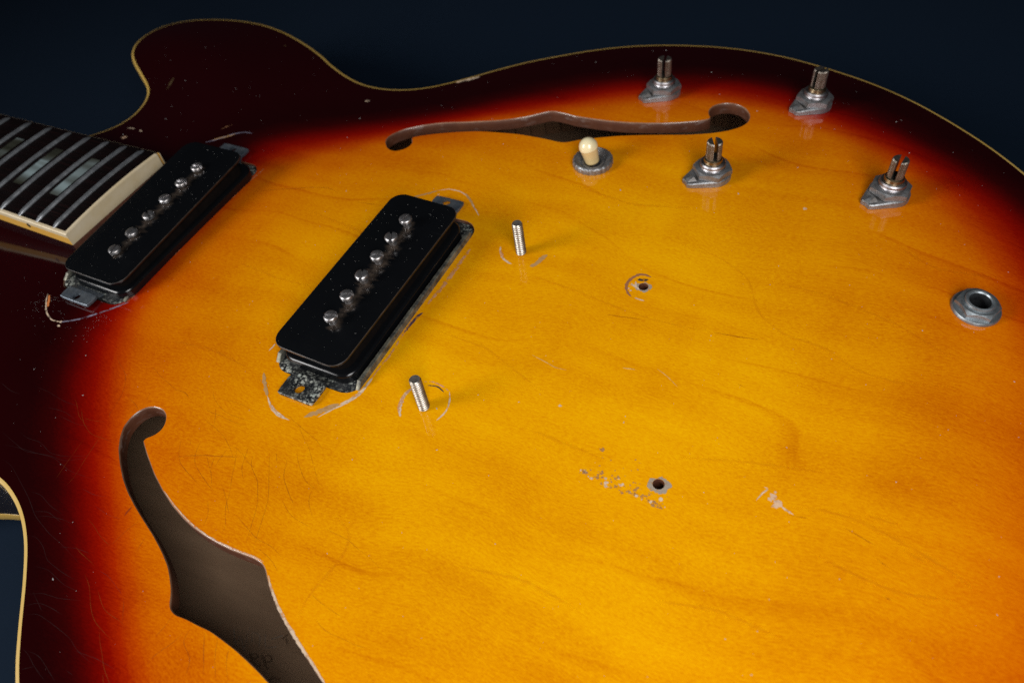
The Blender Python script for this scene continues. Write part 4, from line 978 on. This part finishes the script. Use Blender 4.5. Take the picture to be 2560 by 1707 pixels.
POTS = [  # x, y, pointer angle from tip, slot angle, nut angle, tilt, label
    (20.6, 149.8, (13.3, 139.7), 100, 12, (0, 0), 'potentiometer nearest the body edge at the waist end, closed slot'),
    (83.4, 160.8, (77.8, 152.1), 62, 20, (0, 0), 'potentiometer at the body edge, tip overlapping the binding'),
    (58.8, 98.3, (51.7, 90.5), 118, 6, (0, 0), 'potentiometer beside the f-hole end with its slot facing the camera'),
    (122.6, 109.6, (116.5, 100.6), 82, 25, (0, 0), 'potentiometer nearest the output jack, slot seen from the side'),
]
for x, y, tip, sa, na, tl, lab in POTS:
    z = hgt(x, y)
    R_ = zrot_to(nrm(x, y))
    po = gpart('potentiometer', bsm, (x, y, z), R_)
    po['label'] = lab
    pa = math.atan2(tip[1] - y, tip[0] - x)
    sub('pointer_washer', ptm, po, (0, 0, .05), Matrix.Rotation(pa, 4, 'Z'))
    sub('hex_nut', nutme, po, (0, 0, 0), Matrix.Rotation(math.radians(na), 4, 'Z'))
    sub('shaft_collar', clm, po)
    sub('shaft', shm, po, (0, 0, 0), Matrix.Rotation(math.radians(sa), 4, 'Z'))

# toggle switch
tx, ty = 11.3, 91.2
tz = hgt(tx, ty)
mb = MB()
n = 88
def tooth(r, z, amp):
    return [((r + (amp if i % 4 in (0, 1) else 0)) * math.cos(2 * math.pi * i / n), (r + (amp if i % 4 in (0, 1) else 0)) * math.sin(2 * math.pi * i / n), z) for i in range(n)]
mb.rings([tooth(7.9, .05, .25), tooth(7.95, .5, .32), tooth(7.95, 2.2, .32), tooth(7.7, 2.7, 0), tooth(7.3, 2.85, 0), tooth(6.8, 2.5, 0), tooth(5.2, 1.1, 0), tooth(4.9, .7, 0), tooth(4.8, .9, 0), tooth(4.3, 1.15, 0), tooth(3.6, .9, 0), tooth(3.3, .1, 0), tooth(3.2, -4, 0)], cap0=False, cap1=True)
sw = gpart('toggle_switch', mb.mesh('toggle_switch', MAT['zinc'], angle=28), (tx, ty, tz), zrot_to(nrm(tx, ty)))
sw['label'] = 'toggle switch with cream tip in a knurled ring nut'
mb = MB()
mb.lathe([(1.2, -3), (1.2, 2.0), (1.4, 2.2)], 20)
prof = [(2.3, .5), (2.75, .8), (2.95, 1.4), (3.55, 6.6)]
R0 = 3.85
for k in range(15):
    a = -.2 + (math.pi / 2 + .2) * k / 14
    prof.append((max(.02, R0 * math.cos(a)), 7.9 + R0 * math.sin(a)))
lo = [q for q in prof if q[1] <= 7.0]
hi = [q for q in prof if q[1] > 7.0]
mb2 = MB()
mb2.lathe(lo + hi[:1], 40, cap0=True, cap1=False, mi=1)
mb2.lathe(hi, 40, cap0=False, cap1=True, mi=0)
TILT = Matrix.Rotation(math.radians(-13), 4, 'Y') @ Matrix.Rotation(math.radians(-2), 4, 'X')
sub('lever', mb.mesh('lever', MAT['bush'], angle=30), sw, (0, 0, 0), TILT)
sub('switch_tip', mb2.mesh('switch_tip', [MAT['tip'], MAT['tipbase']], angle=60), sw, (0, 0, 0), TILT)

# output jack
jx, jy = 158.4, 62.8
jz = hgt(jx, jy)
mb = MB()
mb.lathe([(4.7, -1), (4.75, 4.0), (4.6, 4.4), (4.15, 4.6), (3.7, 4.45), (3.4, 4.0)], 44, cap0=False, cap1=False)
mb.lathe([(3.4, 4.0), (3.3, 3.0), (3.25, -9)], 44, cap0=False, cap1=True, mi=1)
jk = gpart('output_jack', mb.mesh('output_jack', [MAT['jack'], MAT['socket']], angle=30), (jx, jy, jz), zrot_to(nrm(jx, jy)))
jk['label'] = 'nickel output jack socket with hex nut and round washer'
sub('jack_nut', hexnut(12.3, 1.1, 3.5, 4.75, math.radians(8), 1.0).mesh('jack_nut', MAT['jack'], angle=16), jk)
mb = MB()
mb.lathe([(7.75, .05), (7.75, .7), (7.45, 1.15), (6.6, 1.35), (4.7, 1.4)], 48, cap0=False, cap1=False)
sub('jack_washer', mb.mesh('jack_washer', MAT['jack'], angle=40), jk)

def ribbon(mb, pts, width, lift=.05, rnd=random, taper=True, zf=None, step=1.2, wob=.25):
    """a strip along pts, three vertices across; ribbon_mesh fades it from the middle to the sides"""
    P = resample(np.asarray(pts, float), step)
    if len(P) > 4:
        P = gsm(P, 1.2)
    t = np.gradient(P, axis=0)
    t /= np.linalg.norm(t, axis=1)[:, None] + 1e-9
    n = np.stack([-t[:, 1], t[:, 0]], 1)
    N = len(P)
    zz = zf or (lambda x, y: bil(HG, np.array([x]), np.array([y]))[0])
    b0 = len(mb.v)
    if not hasattr(mb, 'fade'):
        mb.fade = {}
    for i in range(N):
        k = i / (N - 1)
        w = width * .5 * ((math.sin(math.pi * min(1, max(0, k))) ** .4) if taper else 1) + .02
        e = min(1.0, k * 6, (1 - k) * 6) if taper else 1.0
        for s_, f_ in ((1, 0.0), (0, 1.0), (-1, 0.0)):
            q = P[i] + n[i] * s_ * w * (1 + rnd.uniform(-wob, wob) * 1.6)
            mb.fade[len(mb.v)] = f_ * e
            mb.v.append((q[0], q[1], zz(q[0], q[1]) + lift))
    for i in range(N - 1):
        for c_ in (0, 1):
            a0 = b0 + i * 3 + c_
            mb.f.append((a0, a0 + 1, a0 + 4, a0 + 3))
            mb.m.append(0)

def ribbon_mesh(mb, name, m):
    me = mb.mesh(name, m, smooth=False)
    at_ = me.attributes.new('fade', 'FLOAT', 'POINT')
    at_.data.foreach_set('value', [mb.fade.get(i, 1.0) for i in range(len(mb.v))])
    return me

# ------------------------------------------------------------------ pickups, lying loose in their cavities
def make_screw(shank):
    mb = MB()
    r = 2.45
    n = 32
    # fillister head split by the slot
    for s in (-1, 1):
        def half(rad, z):
            w = .54
            if rad < w + .12:
                rad = w + .12
            a0 = math.asin(min(.98, w / rad))
            ring = [(rad * math.cos(a0 + (math.pi - 2 * a0) * k / 14), s * rad * math.sin(a0 + (math.pi - 2 * a0) * k / 14), z) for k in range(15)]
            return ring if s > 0 else ring[::-1]
        mb.rings([half(r, .5), half(r, 1.35), half(r - .18, 1.62), half(r - .6, 1.80), half(r - 1.3, 1.90)], cap0=False)
    mb.lathe([(1.55, -shank), (1.55, 0), (2.0, .03), (2.35, .15), (r - .02, .4), (r - .02, .55), (.3, .6)], n, cap0=False)
    for q, f in enumerate(mb.f):
        if len(f) > 6 and abs(mb.v[f[0]][2] - .6) < .02:
            mb.m[q] = 1
    return mb.mesh('pole_screw', [MAT['screw'], MAT['slot']], angle=38)

def make_pickup(name, cx, cy, plate, flange, tabs, screws, label, group, slots, seed, shank, wallx):
    z0 = hgt(cx, cy)
    root = bpy.data.objects.new(name, None)
    col.objects.link(root)
    root.location = Vector((cx, cy, z0)) * MM
    root['label'] = label
    root['category'] = 'pickup'
    root['group'] = group
    C = Vector((cx, cy, z0))
    # bracket floor with two ears
    mb = MB()
    w, y0, y1 = tabs['w'], tabs['y0'] - cy, tabs['y1'] - cy
    slab(mb, 0, 0, 33.0, 88.0, 4.0, -2.0, -.35, .2, 2)
    base = link('base_plate', mb.mesh('base_plate', MAT['patina'], angle=30), root)
    for s, ymid, yout, tw, tx_, m, hole in tabs['ears']:
        mb = MB()
        ya, yb = (ymid - cy), (yout - cy)
        # plate with a hole: outer rectangle ring to hole ring
        N = 32
        hx, hy, hr, slot = hole
        def outer(z, ins=0):
            pts = []
            xa, xb = tx_ - cx - tw / 2 + ins, tx_ - cx + tw / 2 - ins
            yl, yh = min(ya, yb) + ins, max(ya, yb) - ins
            hxl, hyl = hx - cx, hy - cy
            for k in range(N):
                a = 2 * math.pi * k / N + .02
                dx, dy = math.cos(a), math.sin(a)
                t = 1e9
                if dx > 1e-6: t = min(t, (xb - hxl) / dx)
                if dx < -1e-6: t = min(t, (xa - hxl) / dx)
                if dy > 1e-6: t = min(t, (yh - hyl) / dy)
                if dy < -1e-6: t = min(t, (yl - hyl) / dy)
                pts.append((hxl + dx * t, hyl + dy * t, z))
            # snap the nearest samples on to the four corners
            for cxn, cyn in ((xa, yl), (xb, yl), (xa, yh), (xb, yh)):
                i = min(range(N), key=lambda q: (pts[q][0] - cxn) ** 2 + (pts[q][1] - cyn) ** 2)
                r_ = .9
                pts[i] = (cxn + (r_ * .3 if cxn == xa else -r_ * .3), cyn + (r_ * .3 if cyn == yl else -r_ * .3), z)
            return pts
        def inner(z):
            return [(hx - cx + hr * math.cos(2 * math.pi * k / N + .02), hy - cy + hr * math.sin(2 * math.pi * k / N + .02) + (slot * (1 if math.sin(2 * math.pi * k / N + .02) > 0 else 0)), z) for k in range(N)]
        mb.rings([inner(.25), outer(.25), outer(1.25, .0), outer(1.4, .15), inner(1.4), inner(.25)], cap0=False, cap1=False)
        # riser from the floor to the ear
        yr = ya
        xa, xb = tx_ - cx - tw / 2, tx_ - cx + tw / 2
        mb.rings([[(xa, yr, 1.38), (xb, yr, 1.38), (xb, yr, .3), (xa, yr, .3)], [(xa, yr - s * 2.6, -.3), (xb, yr - s * 2.6, -.3), (xb, yr - s * 2.6, -1.5), (xa, yr - s * 2.6, -1.5)]])
        link('mounting_ear', mb.mesh('mounting_ear', m, angle=30), root)
    # folded side walls
    for wx, ztop in wallx:
        mb = MB()
        ly = 39.2
        prof = [(wx - .75, -2.4), (wx + .75, -2.4), (wx + .75, ztop - .3), (wx + .5, ztop), (wx - .5, ztop), (wx - .75, ztop - .3)]
        mb.rings([[(x, -ly - 2.5, min(z, -.4) if z > 0 else z) for x, z in prof], [(x, -ly, z) for x, z in prof], [(x, ly - 1.5, z) for x, z in prof], [(x, ly, min(z, -.4) if z > 0 else z) for x, z in prof]])
        link('side_wall', mb.mesh('side_wall', MAT['wallmetal'], angle=30), root)
    # bobbin
    fcx, fcy, fw, fl_, fz0, fz1, ftilt = flange
    Tf = Matrix.Rotation(math.radians(ftilt), 4, 'X')
    mb = MB()
    slab(mb, 0, 0, fw, fl_, 6.0, fz0, fz1, 1.3, 5)
    link('lower_flange', mb.mesh('lower_flange', MAT['black'], angle=50), root, (fcx - cx, fcy - cy, 0), Tf)
    pcx, pcy, pw, pl, pz, ptilt, pyaw = plate
    Tp = Matrix.Rotation(math.radians(pyaw), 4, 'Z') @ Matrix.Rotation(math.radians(ptilt), 4, 'X')
    mb = MB()
    rs = []
    a_ = rrect(0, 0, pw - 5.2, pl - 5.2, 4.5)
    T2 = Matrix.Translation((pcx - cx, pcy - cy, pz)) @ Tp
    bot = [(fcx - cx + x * 1.0, fcy - cy + y * 1.0, fz1 - .6 + math.sin(math.radians(ftilt)) * y) for x, y in a_]
    topr = [tuple(T2 @ Vector((x, y, -1.2))) for x, y in a_]
    mid1 = [tuple((Vector(p) * .65 + Vector(q) * .35) + Vector((p[0], p[1], 0)).normalized() * .5) for p, q in zip(bot, topr)]
    mid2 = [tuple((Vector(p) * .35 + Vector(q) * .65) + Vector((p[0], p[1], 0)).normalized() * .5) for p, q in zip(bot, topr)]
    mb.rings([bot, mid1, mid2, topr])
    link('coil', mb.mesh('coil', MAT['tape'], angle=60), root)
    mb = MB()
    slab(mb, 0, 0, pw, pl, 5.6, -1.15, 0, .3, 3, botbev=.25)
    pme_ = mb.mesh('upper_flange', [MAT['black'], MAT['rubbed']], angle=40)
    for f_ in pme_.polygons:
        if .1 < f_.normal.z < .9:
            f_.material_index = 1
    pl_o = link('upper_flange', pme_, root, (pcx - cx, pcy - cy, pz), Tp)
    # pole screws
    sme = make_screw(shank)
    for i, (sx, sy) in enumerate(screws):
        lp = Tp.inverted() @ (Vector((sx - pcx, sy - pcy, 0)))
        zz = pz + (Tp @ Vector((lp.x, lp.y, 0))).z
        link('pole_screw', sme, root, (sx - cx, sy - cy, zz + shank - .05), Matrix.Rotation(math.radians(ptilt), 4, 'X') @ Matrix.Rotation(math.radians(slots[i]), 4, 'Z'))
    # dust and grime on the plate
    rnd = random.Random(seed)
    mb = MB()
    for _ in range(190):
        x, y = rnd.uniform(-pw / 2 + 1, pw / 2 - 1), rnd.uniform(-pl / 2 + 1, pl / 2 - 1)
        r = .02 + .065 * rnd.random() ** 4
        a0 = rnd.random() * 6
        e = rnd.uniform(.8, 2.2)
        ring = [(x + r * e * math.cos(a0 + k * 1.26), y + r * math.sin(a0 + k * 1.26), .012) for k in range(5)]
        mb.rings([ring, [(x, y, .05 + r * .5)] * 5], cap0=False, cap1=False)
    du = link('dust_specks', mb.mesh('dust_specks', MAT['dust'], smooth=False), root, (pcx - cx, pcy - cy, pz), Tp)
    du['kind'] = 'stuff'
    mb = MB()
    path = []
    for sx, sy in screws:
        lp = Tp.inverted() @ Vector((sx - pcx, sy - pcy, 0))
        path.append((lp.x + 1.1, lp.y - .4))
    path = [(path[0][0], path[0][1] + 4)] + path + [(path[-1][0], path[-1][1] - 4)]
    ribbon(mb, path, 6.4, .015, rnd, zf=lambda x, y: 0.0, step=.8, wob=.35)
    for (gx0, gy0) in path[1:-1]:
        ribbon(mb, [(gx0 - 1.2, gy0 + 3.0), (gx0, gy0), (gx0 + .9, gy0 - 3.2)], 5.6, .022, rnd, zf=lambda x, y: 0.0, step=.8, wob=.3)
    gr = link('grime_patch', ribbon_mesh(mb, 'grime_patch', MAT['grime']), root, (pcx - cx, pcy - cy, pz), Tp)
    gr['kind'] = 'stuff'
    return root

make_pickup('pickup', -33.4, -2.6,
            plate=(-34.7, -3.5, 30.0, 80.6, 10.6, 2.2, -1.9),
            flange=(-33.9, -3.2, 30.6, 80.6, -1.2, 4.2, 0.8),
            tabs=dict(w=14, y0=-46, y1=45, ears=[
                (-1, -46.2, -55.6, 14.6, -34.2, MAT['patina'], (-34.7, -51.6, 1.85, 0)),
                (1, 44.6, 51.2, 13.0, -33.8, MAT['tabsteel'], (-34.2, 48.6, 1.7, 0))]),
            screws=[(-34.0, 22.0), (-34.3, 12.1), (-34.4, 2.2), (-34.5, -7.7), (-34.4, -17.7), (-34.4, -27.7)],
            label='black bridge pickup with raised slotted screws and corroded ears amid the amber top',
            group='black single-coil pickups', slots=[70, 118, 20, 112, 25, 20], seed=3, shank=2.2, wallx=((16.9, 2.6), (-16.9, 2.4)))
make_pickup('pickup', -144.6, -0.4,
            plate=(-143.0, -1.5, 32.2, 80.0, 9.4, 2.6, 0.0),
            flange=(-141.6, -1.0, 31.4, 81.6, -1.2, 3.6, 0.6),
            tabs=dict(w=15, y0=-45, y1=46, ears=[
                (-1, -44.6, -50.2, 15.6, -146.6, MAT['tabsteel'], (-146.8, -47.9, 1.6, 0)),
                (1, 46.0, 51.6, 14.6, -147.0, MAT['tabsteel'], (-147.0, 49.2, 1.6, 0))]),
            screws=[(-141.0, 23.5), (-141.1, 13.3), (-141.1, 3.0), (-141.1, -7.1), (-141.1, -17.2), (-141.0, -27.2)],
            label='black neck pickup with six nearly flush screws, beside the fretboard end',
            group='black single-coil pickups', slots=[10, 15, 60, 150, 95, 105], seed=5, shank=.35, wallx=((16.6, .8), (-16.6, 1.4)))

# ------------------------------------------------------------------ wear on the finish, and painted f-hole rim highlights
rw = random.Random(11)
for i, (kind, wd, pts_) in enumerate(WEAR_AND_GLINTS):
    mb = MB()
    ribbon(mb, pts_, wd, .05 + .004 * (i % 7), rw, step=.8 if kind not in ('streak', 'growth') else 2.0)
    gpart('growth_line' if kind in ('streak', 'growth') else 'scratch_or_rim_glint', ribbon_mesh(mb, 'scratch_or_rim_glint', WORN[kind]))
mb = MB()
for pts_ in CHECKS:
    ribbon(mb, pts_, .16, .04, rw)
rc_ = random.Random(77)
for _ in range(90):
    x, y = rc_.uniform(-118, 40), rc_.uniform(-160, -58)
    b_ = bil(BURST, np.array([x]), np.array([y]))[0]
    if b_ > .75 or b_ < -.28:
        continue
    ang = math.radians(rc_.gauss(-38, 22))
    q = [(x, y)]
    for _k in range(rc_.randint(3, 9)):
        ang += rc_.gauss(0, .17)
        q.append((q[-1][0] + 3.2 * math.cos(ang), q[-1][1] + 3.2 * math.sin(ang)))
    qa = np.array(q)
    if inside(qa[:, 0], qa[:, 1], offset_closed(fh_b, -.6)).any() or (bil(DG, qa[:, 0], qa[:, 1]) < 4).any():
        continue
    ribbon(mb, q, .11, .04, rc_)
ck = gpart('lacquer_checking', ribbon_mesh(mb, 'lacquer_checking', WORN['check']))
ck['kind'] = 'stuff'
mb = MB()
for pts_ in CHECKS_DARK:
    ribbon(mb, pts_, .16, .04, rw)
ck = gpart('lacquer_checking', ribbon_mesh(mb, 'lacquer_checking', WORN['checkdark']))
ck['kind'] = 'stuff'
# flakes, chips
bykind = {}
for x, y, r, kind in FLAKES:
    bykind.setdefault(kind, []).append((x, y, r))
for kind, lst in bykind.items():
    mb = MB()
    for q, (x, y, r) in enumerate(lst):
        n = 9
        a0 = rw.random() * 6
        ring = []
        for k in range(n):
            a = a0 + 2 * math.pi * k / n
            rr = r * (.62 if kind == 'grey' else .72) * rw.uniform(.5, 1.25)
            px, py = x + rr * math.cos(a) * 1.15, y + rr * math.sin(a)
            ring.append((px, py, hgt(px, py) + .05 + .003 * (q % 9)))
        mb.rings([ring], cap0=False)
    o = gpart('lacquer_flakes', mb.mesh('lacquer_flakes', WORN[kind], smooth=False))
    o['kind'] = 'stuff'
# worn grey collars round the two screw holes
for (x, y, r), kind, rad in zip(SH, ('dark', 'grey'), (2.9, 3.5)):
    mb = MB()
    n = 40
    R1 = [(x + (r + .02) * math.cos(2 * math.pi * k / n), y + (r + .02) * math.sin(2 * math.pi * k / n)) for k in range(n)]
    R2 = []
    for k in range(n):
        a = 2 * math.pi * k / n
        rr = rad * (.84 + .20 * math.sin(a + 2.2) + .11 * math.sin(2 * a + 1) + .07 * math.sin(5 * a)) * rw.uniform(.90, 1.10)
        R2.append((x - .3 + rr * math.cos(a), y + rr * math.sin(a)))
    mb.rings([[(px, py, hgt(px, py) + .06) for px, py in R1], [(px, py, hgt(px, py) + .05) for px, py in R2]], cap0=False, cap1=False)
    gpart('worn_collar', mb.mesh('worn_collar', mat_worn('grey_worn_collar', (.40, .33, .26), .40, 900), smooth=False))
# dust on the top
mb = MB()
rd = random.Random(21)
cnt = 0
while cnt < 800:
    x, y = rd.uniform(-260, 190), rd.uniform(-190, 195)
    if bil(DG, np.array([x]), np.array([y]))[0] < 3:
        continue
    if any(P.min(0)[0] < x < P.max(0)[0] and P.min(0)[1] < y < P.max(0)[1] and inside(np.array([x]), np.array([y]), P)[0] for P in holes):
        continue
    cnt += 1
    r = .05 + .16 * rd.random() ** 5
    z = hgt(x, y) + .02
    a0 = rd.random() * 6
    e = rd.choice((1, 1, 1.3, 2.6))
    ca, sa = math.cos(a0), math.sin(a0)
    ring = []
    for k in range(5):
        u, v = r * e * math.cos(k * 1.2566), r * math.sin(k * 1.2566)
        ring.append((x + u * ca - v * sa, y + u * sa + v * ca, z))
    mb.rings([ring, [(x, y, z + r * .7)] * 5], cap0=False, cap1=False)
du = gpart('dust_specks', mb.mesh('dust_specks', MAT['dust'], smooth=False))
du['kind'] = 'stuff'
# extra dust round the neck pickup, where the cover used to sit
mb = MB()
for _ in range(260):
    a = rd.random() * 2 * math.pi
    x, y = -146 + 17 * math.cos(a) * rd.uniform(.8, 1.3), -50 - 9 * rd.random() * (1 + math.sin(a))
    z = hgt(x, y) + .02
    r = .03 + .08 * rd.random() ** 3
    ring = [(x + r * math.cos(k * 1.2566), y + r * math.sin(k * 1.2566), z) for k in range(5)]
    mb.rings([ring, [(x, y, z + r * .7)] * 5], cap0=False, cap1=False)
du = gpart('dust_specks', mb.mesh('dust_specks', MAT['dust'], smooth=False))
du['kind'] = 'stuff'
# writing scratched and stamped on the inside of the back
zin = lambda x, y: float(back_z(np.array([x]), np.array([y]), True)[0])
for nm, lst, wd in (('scratched_letter', WRITING, .55), ('stamp_mark', STAMP, .9)):
    for pts_ in lst:
        mb = MB()
        ribbon(mb, pts_, wd, .25, rw, taper=False, zf=zin, step=1.0, wob=.15)
        o = link(nm, ribbon_mesh(mb, nm, WORN['pencil' if nm == 'scratched_letter' else 'stamp']), bi)
